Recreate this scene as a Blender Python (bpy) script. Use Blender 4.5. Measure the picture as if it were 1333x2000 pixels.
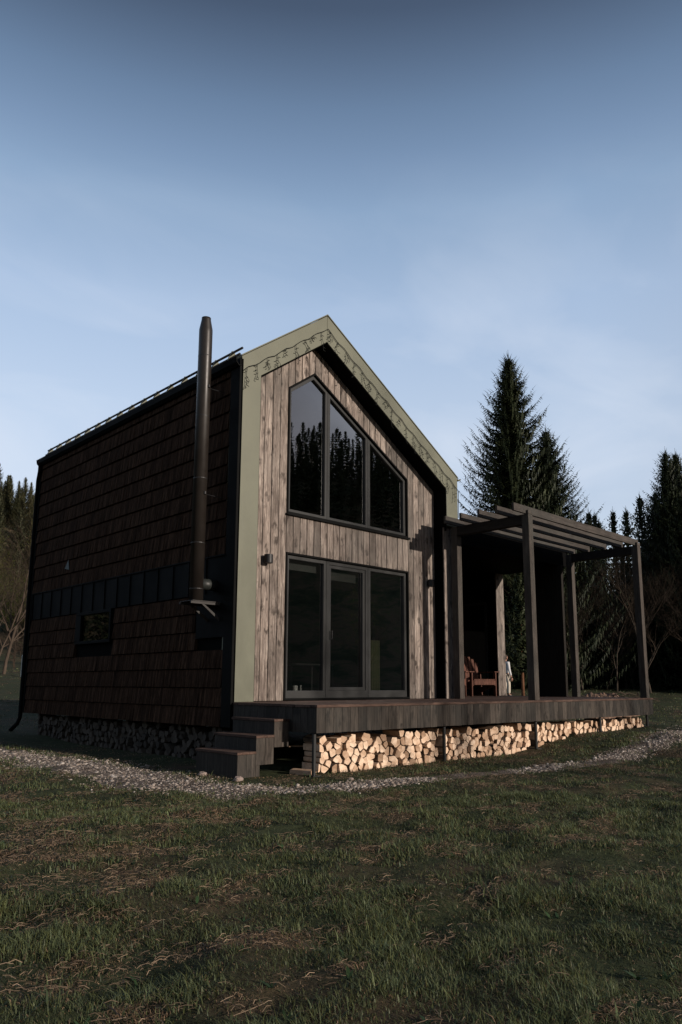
import bpy, bmesh, math, random
import numpy as np
from mathutils import Vector, Matrix
random.seed(7); rng = np.random.default_rng(11)
R = math.radians
for o in list(bpy.data.objects): bpy.data.objects.remove(o)
S = bpy.context.scene
COL = S.collection

# ------------------------------------------------------------------ camera
CAM = Vector((-6.295, -8.769, 0.2456)); YAW, PIT, ROL = 0.770, 0.1678, 0.0037
F_PX, PU, PV = 1455.1, 675.3, 1091.4
cy_, sy_, cp_, sp_ = math.cos(YAW), math.sin(YAW), math.cos(PIT), math.sin(PIT)
fwd = Vector((sy_*cp_, cy_*cp_, sp_)); rgt = Vector((cy_, -sy_, 0)); upv = rgt.cross(fwd)
r2 = math.cos(ROL)*rgt + math.sin(ROL)*upv; u2 = -math.sin(ROL)*rgt + math.cos(ROL)*upv
cd = bpy.data.cameras.new('camera'); cam = bpy.data.objects.new('camera', cd); COL.objects.link(cam)
M = Matrix((r2, u2, -fwd)).transposed().to_4x4(); M.translation = CAM
cam.matrix_world = M
cd.sensor_fit = 'VERTICAL'; cd.sensor_height = 36; cd.sensor_width = 24
cd.lens = F_PX/2000*36
cd.shift_x = -(PU-666.5)/2000; cd.shift_y = (PV-1000)/2000
cd.clip_start = 0.05; cd.clip_end = 3000
S.camera = cam
S.render.resolution_x = 682; S.render.resolution_y = 1024
# ------------------------------------------------------------------ light
SUN = Vector((0.235, -1.0, 0.25)).normalized()       # towards the sun
EL = math.asin(SUN.z); AZ = math.atan2(SUN.x, SUN.y)
sd = bpy.data.lights.new('sun', 'SUN'); sun = bpy.data.objects.new('sun', sd); COL.objects.link(sun)
sd.energy = 5.0; sd.angle = R(0.55); sd.color = (1.0, 0.88, 0.77)
sun.rotation_euler = SUN.to_track_quat('Z', 'Y').to_euler(); sun.location = (8, -30, 12)
W = bpy.data.worlds.new('World'); S.world = W; W.use_nodes = True
nt = W.node_tree; N = nt.nodes; L = nt.links; N.clear()
def nn(t, **k):
    n = N.new(t)
    for a, b in k.items(): setattr(n, a, b)
    return n
sky = nn('ShaderNodeTexSky', sky_type='NISHITA', sun_disc=False, sun_elevation=EL, sun_rotation=AZ, altitude=600, air_density=1.0, dust_density=0.6, ozone_density=1.5)
tc = nn('ShaderNodeTexCoord'); sep = nn('ShaderNodeSeparateXYZ'); L.new(tc.outputs['Generated'], sep.inputs[0])
ramp = nn('ShaderNodeValToRGB'); L.new(sep.outputs['Z'], ramp.inputs[0])
cr = ramp.color_ramp; cr.interpolation = 'LINEAR'
cr.elements[0].position = 0; cr.elements[0].color = (0.458, 0.375, 0.344, 1)
cr.elements[1].position = 0.85; cr.elements[1].color = (0.156, 0.146, 0.142, 1)
for p_, c_ in ((0.12, (0.521, 0.406, 0.375)), (0.226, (0.625, 0.469, 0.413)), (0.353, (0.854, 0.635, 0.525)), (0.468, (0.906, 0.704, 0.592)), (0.568, (0.754, 0.640, 0.556)), (0.612, (0.608, 0.531, 0.482)), (0.652, (0.485, 0.437, 0.404)), (0.72, (0.250, 0.219, 0.208))):
    e = cr.elements.new(p_); e.color = (*c_, 1)
mul = nn('ShaderNodeMix', data_type='RGBA', blend_type='MULTIPLY'); mul.inputs[0].default_value = 1
L.new(sky.outputs[0], mul.inputs[6]); L.new(ramp.outputs[0], mul.inputs[7])
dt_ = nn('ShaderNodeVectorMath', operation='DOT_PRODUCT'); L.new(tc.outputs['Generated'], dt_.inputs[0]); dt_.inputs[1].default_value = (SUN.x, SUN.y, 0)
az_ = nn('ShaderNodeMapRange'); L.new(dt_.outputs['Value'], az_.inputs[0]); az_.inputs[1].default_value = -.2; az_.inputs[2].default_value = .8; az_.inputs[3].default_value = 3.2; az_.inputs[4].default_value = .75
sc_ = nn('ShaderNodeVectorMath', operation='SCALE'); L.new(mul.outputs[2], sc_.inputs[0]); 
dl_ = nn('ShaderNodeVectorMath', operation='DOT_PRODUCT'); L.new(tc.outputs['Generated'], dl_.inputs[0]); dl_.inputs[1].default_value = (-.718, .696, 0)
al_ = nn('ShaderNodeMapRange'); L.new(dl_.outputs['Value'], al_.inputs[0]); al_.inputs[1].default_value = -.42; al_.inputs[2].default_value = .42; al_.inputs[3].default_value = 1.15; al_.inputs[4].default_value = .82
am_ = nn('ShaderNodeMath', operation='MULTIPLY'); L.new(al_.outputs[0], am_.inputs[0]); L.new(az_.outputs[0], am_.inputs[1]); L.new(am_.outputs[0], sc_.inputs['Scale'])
# thin cirrus wisps
mp = nn('ShaderNodeMapping'); mp.inputs['Rotation'].default_value = (0.3, 0.5, 0.6); mp.inputs['Scale'].default_value = (1.2, 3.2, 5.5)
L.new(tc.outputs['Generated'], mp.inputs[0])
ns = nn('ShaderNodeTexNoise'); ns.inputs['Scale'].default_value = 1.5; ns.inputs['Detail'].default_value = 6; ns.inputs['Roughness'].default_value = 0.5; ns.inputs['Distortion'].default_value = 0.5
L.new(mp.outputs[0], ns.inputs['Vector'])
cr2 = nn('ShaderNodeMapRange'); cr2.inputs[1].default_value = 0.46; cr2.inputs[2].default_value = 0.78; cr2.inputs[3].default_value = 0; cr2.inputs[4].default_value = 0.45
L.new(ns.outputs[0], cr2.inputs[0])
fade = nn('ShaderNodeMapRange'); fade.inputs[1].default_value = 0.62; fade.inputs[2].default_value = 0.35; fade.inputs[3].default_value = 0; fade.inputs[4].default_value = 1
L.new(sep.outputs['Z'], fade.inputs[0])
mm = nn('ShaderNodeMath', operation='MULTIPLY'); L.new(cr2.outputs[0], mm.inputs[0]); L.new(fade.outputs[0], mm.inputs[1])
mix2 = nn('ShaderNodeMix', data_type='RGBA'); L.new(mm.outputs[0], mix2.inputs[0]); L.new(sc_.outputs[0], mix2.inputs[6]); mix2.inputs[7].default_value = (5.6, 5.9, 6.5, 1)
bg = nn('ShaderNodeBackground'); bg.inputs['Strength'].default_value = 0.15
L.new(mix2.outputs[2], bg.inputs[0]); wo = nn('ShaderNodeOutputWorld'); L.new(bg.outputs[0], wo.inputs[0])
S.view_settings.view_transform = 'Standard'; S.view_settings.look = 'None'; S.view_settings.exposure = 0; S.view_settings.gamma = 1

# ------------------------------------------------------------------ helpers
class MB:
    def __init__(s): s.v = []; s.f = []
    def add(s, vs, fs):
        n = len(s.v); s.v += [tuple(v) for v in vs]; s.f += [tuple(i+n for i in f) for f in fs]; return s
    def box(s, x0, x1, y0, y1, z0, z1, T=None):
        vs = [Vector((x, y, z)) for x in (x0, x1) for y in (y0, y1) for z in (z0, z1)]
        if T is not None: vs = [T @ v for v in vs]
        return s.add(vs, [(0,1,3,2),(4,6,7,5),(0,4,5,1),(2,3,7,6),(0,2,6,4),(1,5,7,3)])
    def poly_y(s, pts, y0, y1):            # polygon in XZ, extruded along Y
        n = len(pts)
        vs = [(x, y0, z) for x, z in pts] + [(x, y1, z) for x, z in pts]
        fs = [tuple(range(n)), tuple(range(2*n-1, n-1, -1))] + [(i, i+n, (i+1) % n+n, (i+1) % n) for i in range(n)]
        return s.add(vs, fs)
    def poly_x(s, pts, x0, x1):            # polygon in YZ, extruded along X
        n = len(pts)
        vs = [(x0, y, z) for y, z in pts] + [(x1, y, z) for y, z in pts]
        fs = [tuple(range(n)), tuple(range(2*n-1, n-1, -1))] + [(i, i+n, (i+1) % n+n, (i+1) % n) for i in range(n)]
        return s.add(vs, fs)
    def tube(s, pts, rad, n=8, cap=True):
        pts = [Vector(p) for p in pts]
        if not isinstance(rad, (list, tuple)): rad = [rad]*len(pts)
        b = len(s.v); prev = None
        for i, p in enumerate(pts):
            d = (pts[min(i+1, len(pts)-1)] - pts[max(i-1, 0)]).normalized()
            a = Vector((0,0,1)) if abs(d.z) < .9 else Vector((1,0,0))
            if prev is None: x = d.cross(a).normalized()
            else: x = (prev - d*prev.dot(d)); x = x.normalized() if x.length > 1e-6 else d.cross(a).normalized()
            prev = x; y = d.cross(x)
            for k in range(n):
                t = 2*math.pi*k/n; s.v.append(tuple(p + (x*math.cos(t) + y*math.sin(t))*rad[i]))
        for i in range(len(pts)-1):
            for k in range(n):
                s.f.append((b+i*n+k, b+i*n+(k+1) % n, b+(i+1)*n+(k+1) % n, b+(i+1)*n+k))
        if cap:
            s.f.append(tuple(b+k for k in range(n-1, -1, -1))); s.f.append(tuple(b+(len(pts)-1)*n+k for k in range(n)))
        return s
    def build(s, name, mat, parent=None, smooth=False, bevel=0):
        me = bpy.data.meshes.new(name); me.from_pydata(s.v, [], s.f); me.update()
        bm = bmesh.new(); bm.from_mesh(me); bmesh.ops.recalc_face_normals(bm, faces=bm.faces); bm.to_mesh(me); bm.free()
        if smooth:
            for p in me.polygons: p.use_smooth = True
        o = bpy.data.objects.new(name, me); COL.objects.link(o)
        if mat: me.materials.append(mat)
        if parent: o.parent = parent
        if bevel:
            b = o.modifiers.new('bevel', 'BEVEL'); b.width = bevel; b.segments = 2; b.limit_method = 'ANGLE'; b.angle_limit = R(40)
        return o
def tag(o, label=None, cat=None, group=None, kind=None):
    if label: o['label'] = label
    if cat: o['category'] = cat
    if group: o['group'] = group
    if kind: o['kind'] = kind
    return o
def thing(name, label, cat, loc=(0,0,0), rz=0, group=None):
    o = bpy.data.objects.new(name, None); COL.objects.link(o); o.location = loc; o.rotation_euler = (0,0,rz); o.empty_display_size = .2
    return tag(o, label, cat, group)
def copy_tree(o, loc, rz, label, group=None, scale=None):
    c = o.copy(); COL.objects.link(c); c.location = loc; c.rotation_euler = (0,0,rz)
    if scale: c.scale = scale
    c['label'] = label
    if group: c['group'] = group
    for ch in o.children:
        d = ch.copy(); COL.objects.link(d); d.parent = c
        for g in ch.children:
            e = g.copy(); COL.objects.link(e); e.parent = d
    return c
def np_mesh(name, V, Fl, loops, mat, cols=None, smooth=False):
    """V (n,3); Fl flat vertex indices; loops per face sizes"""
    me = bpy.data.meshes.new(name); me.vertices.add(len(V)); me.vertices.foreach_set('co', np.asarray(V, np.float32).ravel())
    me.loops.add(len(Fl)); me.loops.foreach_set('vertex_index', np.asarray(Fl, np.int32))
    st = np.concatenate([[0], np.cumsum(loops)[:-1]]).astype(np.int32)
    me.polygons.add(len(loops)); me.polygons.foreach_set('loop_start', st); me.polygons.foreach_set('loop_total', np.asarray(loops, np.int32))
    if smooth: me.polygons.foreach_set('use_smooth', np.ones(len(loops), bool))
    me.update(calc_edges=True); me.validate()
    if cols is not None:
        a = me.color_attributes.new('tint', 'FLOAT_COLOR', 'POINT'); a.data.foreach_set('color', np.asarray(cols, np.float32).ravel())
    o = bpy.data.objects.new(name, me); COL.objects.link(o); me.materials.append(mat); return o

# ------------------------------------------------------------------ materials
class NB:
    def __init__(s, name):
        s.m = bpy.data.materials.new(name); s.m.use_nodes = True; s.t = s.m.node_tree; s.n = s.t.nodes
        s.b = s.n['Principled BSDF']; s.out = s.n['Material Output']
    def new(s, t, ins=None, **k):
        n = s.n.new(t)
        for a, b in k.items(): setattr(n, a, b)
        for a, b in (ins or {}).items():
            if isinstance(b, bpy.types.NodeSocket): s.t.links.new(b, n.inputs[a])
            else: n.inputs[a].default_value = b
        return n
    def link(s, a, b): s.t.links.new(a, b)
    def coord(s, scale=(1,1,1), kind='Object', island=False, rot=(0,0,0)):
        tcn = s.new('ShaderNodeTexCoord'); v = tcn.outputs[kind]
        if island:
            g = s.new('ShaderNodeNewGeometry'); m_ = s.new('ShaderNodeMath', {0: g.outputs['Random Per Island'], 1: 57.0}, operation='MULTIPLY')
            cb = s.new('ShaderNodeCombineXYZ', {0: m_.outputs[0], 1: m_.outputs[0], 2: m_.outputs[0]})
            v = s.new('ShaderNodeVectorMath', {0: v, 1: cb.outputs[0]}, operation='ADD').outputs[0]
        return s.new('ShaderNodeMapping', {'Vector': v, 'Scale': scale, 'Rotation': rot}).outputs[0]
    def noise(s, v, sc, det=4, rough=.55, dist=0):
        return s.new('ShaderNodeTexNoise', {'Vector': v, 'Scale': sc, 'Detail': det, 'Roughness': rough, 'Distortion': dist}).outputs[0]
    def ramp(s, f, stops, interp='LINEAR'):
        n = s.new('ShaderNodeValToRGB', {0: f}); c = n.color_ramp; c.interpolation = interp
        c.elements[0].position = stops[0][0]; c.elements[0].color = (*stops[0][1], 1)
        c.elements[1].position = stops[-1][0]; c.elements[1].color = (*stops[-1][1], 1)
        for p, col in stops[1:-1]: c.elements.new(p).color = (*col, 1)
        return n.outputs[0]
    def mix(s, f, a, b, mode='MIX'):
        n = s.new('ShaderNodeMix', data_type='RGBA', blend_type=mode)
        for i, x in ((0, f), (6, a), (7, b)):
            if isinstance(x, bpy.types.NodeSocket): s.link(x, n.inputs[i])
            else: n.inputs[i].default_value = x if i == 0 else (*x, 1)
        return n.outputs[2]
    def math(s, op, a, b=0.):
        return s.new('ShaderNodeMath', {0: a, 1: b}, operation=op).outputs[0]
    def mr(s, f, a, b, c, d):
        return s.new('ShaderNodeMapRange', {0: f, 1: a, 2: b, 3: c, 4: d}).outputs[0]
    def finish(s, col, rough=.7, bump=None, bstr=.3, bdist=.01, metal=0, spec=.3):
        for k, x in (('Base Color', col), ('Roughness', rough), ('Metallic', metal), ('Specular IOR Level', spec)):
            if isinstance(x, bpy.types.NodeSocket): s.link(x, s.b.inputs[k])
            else: s.b.inputs[k].default_value = (*x, 1) if isinstance(x, tuple) else x
        if bump is not None:
            bn = s.new('ShaderNodeBump', {'Height': bump, 'Strength': bstr, 'Distance': bdist}); s.link(bn.outputs[0], s.b.inputs['Normal'])
        return s.m
def wood(name, lo, mid, hi, axis='Z', knots=True, var=.35, rough=.75, knot_col=None, sc=1., weather=None, spec=.2):
    b = NB(name); A = {'X': (1, 14, 14), 'Y': (14, 1, 14), 'Z': (14, 14, 1)}[axis]
    v = b.coord(tuple(a*sc for a in A), island=True)
    g = b.noise(v, 2.2, 6, .62, .7)
    col = b.ramp(g, [(.30, lo), (.50, mid), (.70, hi)])
    fine = b.noise(b.coord(tuple(a*4*sc for a in A), island=True), 3, 3, .6)
    col = b.mix(.8, col, b.ramp(fine, [(.3, (.45, .45, .45)), (.5, (1, 1, 1)), (.7, (1.35, 1.35, 1.35))]), 'MULTIPLY')
    blot = b.noise(b.coord((2.2, 2.2, 2.2) if axis != 'Z' else (3, 3, 1.2), island=True), 1.6, 4, .6)
    col = b.mix(.7, col, b.ramp(blot, [(.32, (.62, .60, .60)), (.5, (1, 1, 1)), (.70, (1.22, 1.2, 1.18))]), 'MULTIPLY')
    geo = b.new('ShaderNodeNewGeometry')
    rv = b.ramp(geo.outputs['Random Per Island'], [(0, (1-var,)*3), (1, (1+var*.7,)*3)])
    col = b.mix(1., col, rv, 'MULTIPLY')
    bumpsrc = g
    if knots:
        K = {'X': (1.5, 6, 6), 'Y': (6, 1.5, 6), 'Z': (6.2, .05, 3.6)}[axis]
        kv = b.coord(K, island=True)
        kv2 = b.new('ShaderNodeVectorMath', {0: kv, 1: b.new('ShaderNodeTexNoise', {'Vector': kv, 'Scale': 2.5}).outputs[1]}, operation='ADD').outputs[0]
        vo = b.new('ShaderNodeTexVoronoi', {'Vector': kv2, 'Scale': 1.0, 'Randomness': 1.0})
        kf = b.mr(vo.outputs['Distance'], .13, .36, 1, 0)
        kk = knot_col or tuple(c*.28 for c in mid)
        col = b.mix(b.math('MULTIPLY', kf, .8), col, kk)
    if weather is not None:
        wv = b.noise(b.coord((.6, .6, .25)), 2.0, 4, .6)
        col = b.mix(b.mr(wv, .45, .7, 0, .55), col, weather)
    return b.finish(col, rough, bumpsrc, .35, .004, 0, spec)
M_clad = wood('facade_larch', (.075, .058, .048), (.185, .152, .130), (.33, .283, .245), 'Z', knot_col=(.022, .016, .013), var=.48, weather=(.095, .089, .080))
M_fascia = wood('deck_fascia_boards', (.019, .0155, .0125), (.040, .033, .027), (.062, .052, .043), 'Z', var=.45, weather=(.020, .023, .022))
M_deck = wood('deck_boards_brown', (.045, .026, .019), (.08, .048, .036), (.115, .072, .055), 'X', var=.3)
M_tread = wood('step_treads_brown', (.045, .026, .019), (.08, .048, .036), (.115, .072, .055), 'Y', var=.3)
M_post = wood('pergola_timber', (.032, .026, .021), (.060, .049, .041), (.088, .074, .063), 'Z', var=.2, knots=False, weather=(.045, .048, .043))
M_rafter = wood('rafter_timber', (.030, .025, .021), (.054, .046, .040), (.078, .068, .060), 'X', var=.3, knots=False, weather=(.045, .048, .043))
M_beam = wood('beam_timber', (.010, .008, .0065), (.018, .0145, .012), (.026, .021, .018), 'Y', var=.2, knots=False)
M_chair = wood('chair_red_wood', (.07, .028, .019), (.12, .052, .036), (.17, .08, .055), 'Z', var=.25, knots=False)
M_shingle = wood('wall_shingles', (.015, .0085, .0055), (.037, .021, .0135), (.070, .040, .026), 'Z', var=.38, knots=False, rough=.95, spec=.05)
M_innerwood = wood('inner_wood', (.03, .022, .016), (.05, .037, .027), (.07, .05, .04), 'Z', knots=False)
def plain(name, col, rough=.5, metal=0, nscale=6, nvar=.15, bump=0, spec=.3, axis=(1,1,1)):
    b = NB(name); v = b.coord(axis); n = b.noise(v, nscale, 5, .6)
    c = b.mix(1., col, b.ramp(n, [(.3, (1-nvar,)*3), (.7, (1+nvar,)*3)]), 'MULTIPLY')
    r = b.mr(n, .3, .7, max(.05, rough-.08), min(1, rough+.08))
    return b.finish(c, r, n if bump else None, bump, .01, metal, spec)
M_green = plain('olive_sheet_metal', (.122, .126, .092), .5, 0, 1.1, .14, .5, .25)
M_trim = plain('anthracite_trim', (.0024, .0027, .0026), .7, 0, 2, .25, 0, .08)
M_soffit = plain('soffit_black', (.003, .003, .003), .8, 0, 6, .15, 0, .03)
M_frame = plain('window_frame_grey', (.018, .019, .019), .5, 0, 5, .15, 0, .25)
M_flue = plain('flue_black_steel', (.016, .013, .011), .42, .0, 4, .12, 0, .35)
M_steel = plain('galvanised_steel', (.028, .026, .024), .6, .0, 20, .2)
M_dark = plain('dark_rubber', (.012, .012, .013), .5)
M_cable = plain('cable_black', (.009, .010, .009), .55)
M_inwall = plain('interior_wall', (.030, .025, .021), .8)
M_white = plain('white_lacquer', (.55, .56, .53), .5)
M_orange = plain('orange_box', (.45, .20, .07), .6)
M_curtain = plain('olive_curtain', (.10, .11, .055), .9, 0, 3, .3, .4, .1, (8, 8, .3))
M_roofm = plain('roof_sheet', (.05, .052, .040), .5, 0, 2, .1)
# glass
b = NB('window_glass'); b.n.remove(b.b)
tr = b.new('ShaderNodeBsdfTransparent', {'Color': (.55, .56, .55, 1)}); gl = b.new('ShaderNodeBsdfGlossy', {'Color': (1, 1, 1, 1), 'Roughness': .004})
wv = b.noise(b.coord((1, 1, 1)), 1.3, 2, .5); bp = b.new('ShaderNodeBump', {'Height': wv, 'Strength': .05, 'Distance': .02}); b.link(bp.outputs[0], gl.inputs['Normal'])
lw = b.new('ShaderNodeLayerWeight', {'Blend': .5}); f2 = b.math('POWER', lw.outputs['Facing'], 1.6)
f2 = b.math('MULTIPLY_ADD', f2, 2.0); b.n[-1].inputs[2].default_value = .10
f2 = b.math('MINIMUM', f2, .55)
ms = b.new('ShaderNodeMixShader', {0: f2, 1: tr.outputs[0], 2: gl.outputs[0]}); b.link(ms.outputs[0], b.out.inputs[0]); M_glass = b.m
M_glass_low = M_glass.copy(); M_glass_low.name = 'side_glass_dimmed'  # same glass, reflection held down so the side pane looks darker
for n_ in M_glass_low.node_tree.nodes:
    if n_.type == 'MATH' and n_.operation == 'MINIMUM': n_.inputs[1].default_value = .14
# firewood
b = NB('firewood_split'); oi = b.new('ShaderNodeObjectInfo')
v = b.coord((1,1,1), 'Object'); n1 = b.noise(v, 14, 5, .6); n2 = b.noise(b.coord((30, 3, 30)), 3, 3)
c = b.ramp(n1, [(.3, (.46, .32, .215)), (.55, (.66, .50, .37)), (.75, (.74, .60, .46))])
c = b.mix(.5, c, b.ramp(n2, [(.3, (.7, .7, .7)), (.7, (1.1, 1.1, 1.1))]), 'MULTIPLY')
c = b.mix(1, c, b.ramp(oi.outputs['Random'], [(0, (.38, .33, .29)), (.12, (.62, .54, .48)), (.35, (.85, .80, .76)), (.8, (1.02, 1.0, .98)), (1, (1.08, 1.1, 1.12))]), 'MULTIPLY')
M_log = b.finish(c, .85, n2, .5, .006)
M_bark = plain('firewood_bark', (.10, .075, .055), .95, 0, 18, .5, .6)
b = NB('firewood_shaded'); v = b.coord((1,1,1)); n1 = b.noise(v, 9, 5, .6)  # same split wood, shade under the side wall put into a dark colour
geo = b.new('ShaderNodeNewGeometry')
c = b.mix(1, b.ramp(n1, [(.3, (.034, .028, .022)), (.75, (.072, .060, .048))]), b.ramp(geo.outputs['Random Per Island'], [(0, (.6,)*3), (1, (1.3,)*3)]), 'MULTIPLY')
M_logshade = b.finish(c, .9, n1, .3, .01)
# ground
b = NB('meadow_soil'); v = b.coord((1,1,1)); a = b.noise(v, .9, 6, .6, .3); f = b.noise(v, 9, 6, .7); h = b.noise(v, .035, 4, .6)
soil = b.ramp(f, [(.3, (.035, .024, .016)), (.7, (.095, .064, .042))])
grs = b.ramp(f, [(.3, (.018, .024, .012)), (.7, (.050, .058, .028))])
near = b.mix(b.mr(a, .50, .68, 0, .9), grs, soil)
ln = b.new('ShaderNodeVectorMath', {0: v}, operation='LENGTH').outputs['Value']
hn = b.noise(b.coord((1,1,1)), .22, 8, .7, .5)
hill = b.ramp(hn, [(.30, (.020, .024, .014)), (.44, (.042, .046, .024)), (.54, (.090, .064, .040)), (.64, (.050, .062, .027)), (.8, (.026, .034, .018))])
col = b.mix(b.mr(ln, 42, 60, 0, 1), near, hill)
M_ground = b.finish(col, .95, f, .6, .03, 0, .1)
b = NB('gravel_bed'); v = b.coord((1,1,1)); f = b.new('ShaderNodeTexVoronoi', {'Vector': v, 'Scale': 42.}); a = b.noise(v, 5, 4)
col = b.ramp(f.outputs['Color'], [(0, (.055, .043, .034)), (.5, (.14, .112, .092)), (1, (.25, .21, .175))])
col = b.mix(b.mr(a, .42, .62, 0, .75), col, (.05, .035, .024))
M_gravel = b.finish(col, .9, f.outputs['Distance'], .7, .02, 0, .2)
b = NB('pebbles'); g = b.new('ShaderNodeNewGeometry'); n1 = b.noise(b.coord((1,1,1)), 60, 3)
col = b.ramp(g.outputs['Random Per Island'], [(0, (.10, .078, .062)), (.4, (.23, .19, .16)), (.8, (.33, .28, .24)), (1, (.46, .42, .38))])
M_peb = b.finish(b.mix(.4, col, b.ramp(n1, [(.3, (.7,)*3), (.7, (1.1,)*3)]), 'MULTIPLY'), .85)
def tint_mat(name, trans=.25, rough=.6):
    b = NB(name); at = b.new('ShaderNodeAttribute', attribute_name='tint')
    b.finish(at.outputs[0], rough, spec=.25)
    tl = b.new('ShaderNodeBsdfTranslucent'); b.link(at.outputs[0], tl.inputs[0])
    mx = b.new('ShaderNodeMixShader', {0: trans, 1: b.b.outputs[0], 2: tl.outputs[0]}); b.link(mx.outputs[0], b.out.inputs[0]); return b.m
M_grass = tint_mat('grass_blades', .3, .5)
def foliage(name, c0, c1, trans=.2):
    b = NB(name); g = b.new('ShaderNodeNewGeometry'); n = b.noise(b.coord((1,1,1)), 1.1, 4)
    c = b.mix(b.mr(n, .35, .65, 0, 1), c0, c1)
    c = b.mix(1, c, b.ramp(g.outputs['Random Per Island'], [(0, (.6,)*3), (1, (1.35,)*3)]), 'MULTIPLY')
    oi = b.new('ShaderNodeObjectInfo'); c = b.mix(1, c, b.ramp(oi.outputs['Random'], [(0, (.75, .78, .8)), (1, (1.25, 1.15, .95))]), 'MULTIPLY')
    b.finish(c, .6, spec=.15)
    tl = b.new('ShaderNodeBsdfTranslucent'); b.link(c, tl.inputs[0])
    mx = b.new('ShaderNodeMixShader', {0: trans, 1: b.b.outputs[0], 2: tl.outputs[0]}); b.link(mx.outputs[0], b.out.inputs[0]); return b.m
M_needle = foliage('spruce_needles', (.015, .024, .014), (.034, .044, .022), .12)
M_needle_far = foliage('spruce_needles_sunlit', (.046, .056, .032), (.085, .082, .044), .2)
M_leaf = foliage('young_leaves', (.06, .08, .02), (.12, .13, .03), .5)
M_barktree = plain('tree_bark', (.050, .040, .031), .95, 0, 8, .4, .5, .1, (1, 1, .3))
M_barkpale = plain('tree_bark_pale', (.062, .047, .036), .95, 0, 8, .35, .4, .1, (1, 1, .3))
M_barkorange = plain('pine_bark_orange', (.13, .065, .038), .95, 0, 9, .4, .4, .1)
M_twig = plain('bare_twigs', (.042, .031, .023), .95, 0, 3, .3, 0, .1)

# ------------------------------------------------------------------ terrain
def sm(t): t = np.clip(t, 0, 1); return t*t*(3-2*t)
_g = rng.random((64, 64))
def vnoise(x, y, s):
    x = np.asarray(x, float)/s; y = np.asarray(y, float)/s
    xi = np.floor(x).astype(int); yi = np.floor(y).astype(int); fx = sm(x-xi); fy = sm(y-yi)
    q = lambda i, j: _g[i % 64, j % 64]
    return (q(xi, yi)*(1-fx)+q(xi+1, yi)*fx)*(1-fy) + (q(xi, yi+1)*(1-fx)+q(xi+1, yi+1)*fx)*fy
def fbm(x, y, s, o=3):
    return sum(vnoise(x+17*k, y-9*k, s/2**k)*.5**k for k in range(o))/sum(.5**k for k in range(o))
AZK = np.radians([-180, -168, -150, -60, -20, 5, 14, 24, 40, 58, 66, 80, 95, 118, 126, 146, 155, 162, 180])
AZA = np.array([5, 6, 14, 20, 26, 33, 34, 32, 22, 16, 18, 18, 17, 30, 50, 49, 22, 7, 5.])
def H(x, y):
    x = np.asarray(x, float); y = np.asarray(y, float)
    z = -.865 + .255*sm((x-4)/3.4)*sm((y+7)/3) + .13*sm((y-4.5)/3.5)*(1-sm((x-2)/4))
    z = z - np.clip(-(y+3.2), 0, 12)*.022*(1-sm((x-3)/6))
    dx = x-3; dy = y-2; r = np.hypot(dx, dy)+1e-6
    s = np.clip(dy/r*.06 + dx/r*.0185, 0, 1)
    z = z + s*np.clip(r-10, 0, 36)
    az = np.arctan2(x-3, y); A = np.interp(az, AZK, AZA)
    R_ = np.hypot(x-3, y)
    z = z + A*sm((R_-46)/118) + 2.5*(vnoise(x+500, y+500, 22)-.5)*sm((R_-46)/30)
    inh = (x > -.1) & (x < 9.5) & (y > -1.6) & (y < 7)
    bump = (fbm(x+100, y+100, 1.4)-.5)*.07 + (fbm(x+50, y*1.25+70, .62, 2)-.5)*.115 + (fbm(x+50, y+70, .2, 2)-.5)*.03
    bump = bump*1.15*(.35+.65*sm((np.hypot(x-3.5, y-2.2)-5.5)/1.6))
    return z + bump*np.where(inh, .3, 1)*(1-.7*sm((R_-30)/20))
def h1(x, y): return float(H(x, y))
na = 560; radii = np.concatenate([[0.01], np.geomspace(.35, 60, 260), np.geomspace(62, 900, 60)])
th = np.linspace(0, 2*np.pi, na, endpoint=False)
RR, TT = np.meshgrid(radii, th, indexing='ij'); X = -2.5+RR*np.cos(TT); Y = -4+RR*np.sin(TT)
V = np.stack([X, Y, H(X, Y)], -1).reshape(-1, 3)
i, j = np.meshgrid(np.arange(len(radii)-1), np.arange(na), indexing='ij'); j2 = (j+1) % na
Fq = np.stack([i*na+j, (i+1)*na+j, (i+1)*na+j2, i*na+j2], -1).reshape(-1)
g = np_mesh('ground', V, Fq, np.full(len(Fq)//4, 4), M_ground, smooth=True); g['kind'] = 'structure'

# gravel path: strip along a centre line, 4 mm above the ground, plus pebbles
PATH = [(-4.5, 14, 1.3), (-2.6, 9, 1.2), (-1.75, 6, .95), (-1.65, 3.5, 1.0), (-1.58, 1.5, 1.1), (-1.60, -.2, 1.1), (-1.68, -1.4, 1.1), (-1.30, -2.2, .8), (-.5, -2.62, .52), (.6, -2.80, .40), (1.8, -2.93, .36), (3.0, -3.12, .42), (4.4, -3.25, .5), (6.0, -3.25, .7), (8, -3.1, .8), (11, -2.6, 1.3), (15, -1.6, 1.4), (19, 0, 1.4)]
P = np.array(PATH); seg = np.hypot(np.diff(P[:, 0]), np.diff(P[:, 1])); sl = np.concatenate([[0], np.cumsum(seg)])
def catmull(t):
    return np.stack([np.interp(t, sl, P[:, k]) for k in range(3)], -1)
tt = np.arange(0, sl[-1], .1); C_ = catmull(tt)
ker = np.ones(9)/9
for k in range(3): C_[:, k] = np.convolve(np.pad(C_[:, k], 4, mode='edge'), ker, 'valid')
T_ = np.gradient(C_[:, :2], axis=0); T_ /= np.linalg.norm(T_, axis=1)[:, None]; Nn = np.stack([-T_[:, 1], T_[:, 0]], -1)
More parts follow.
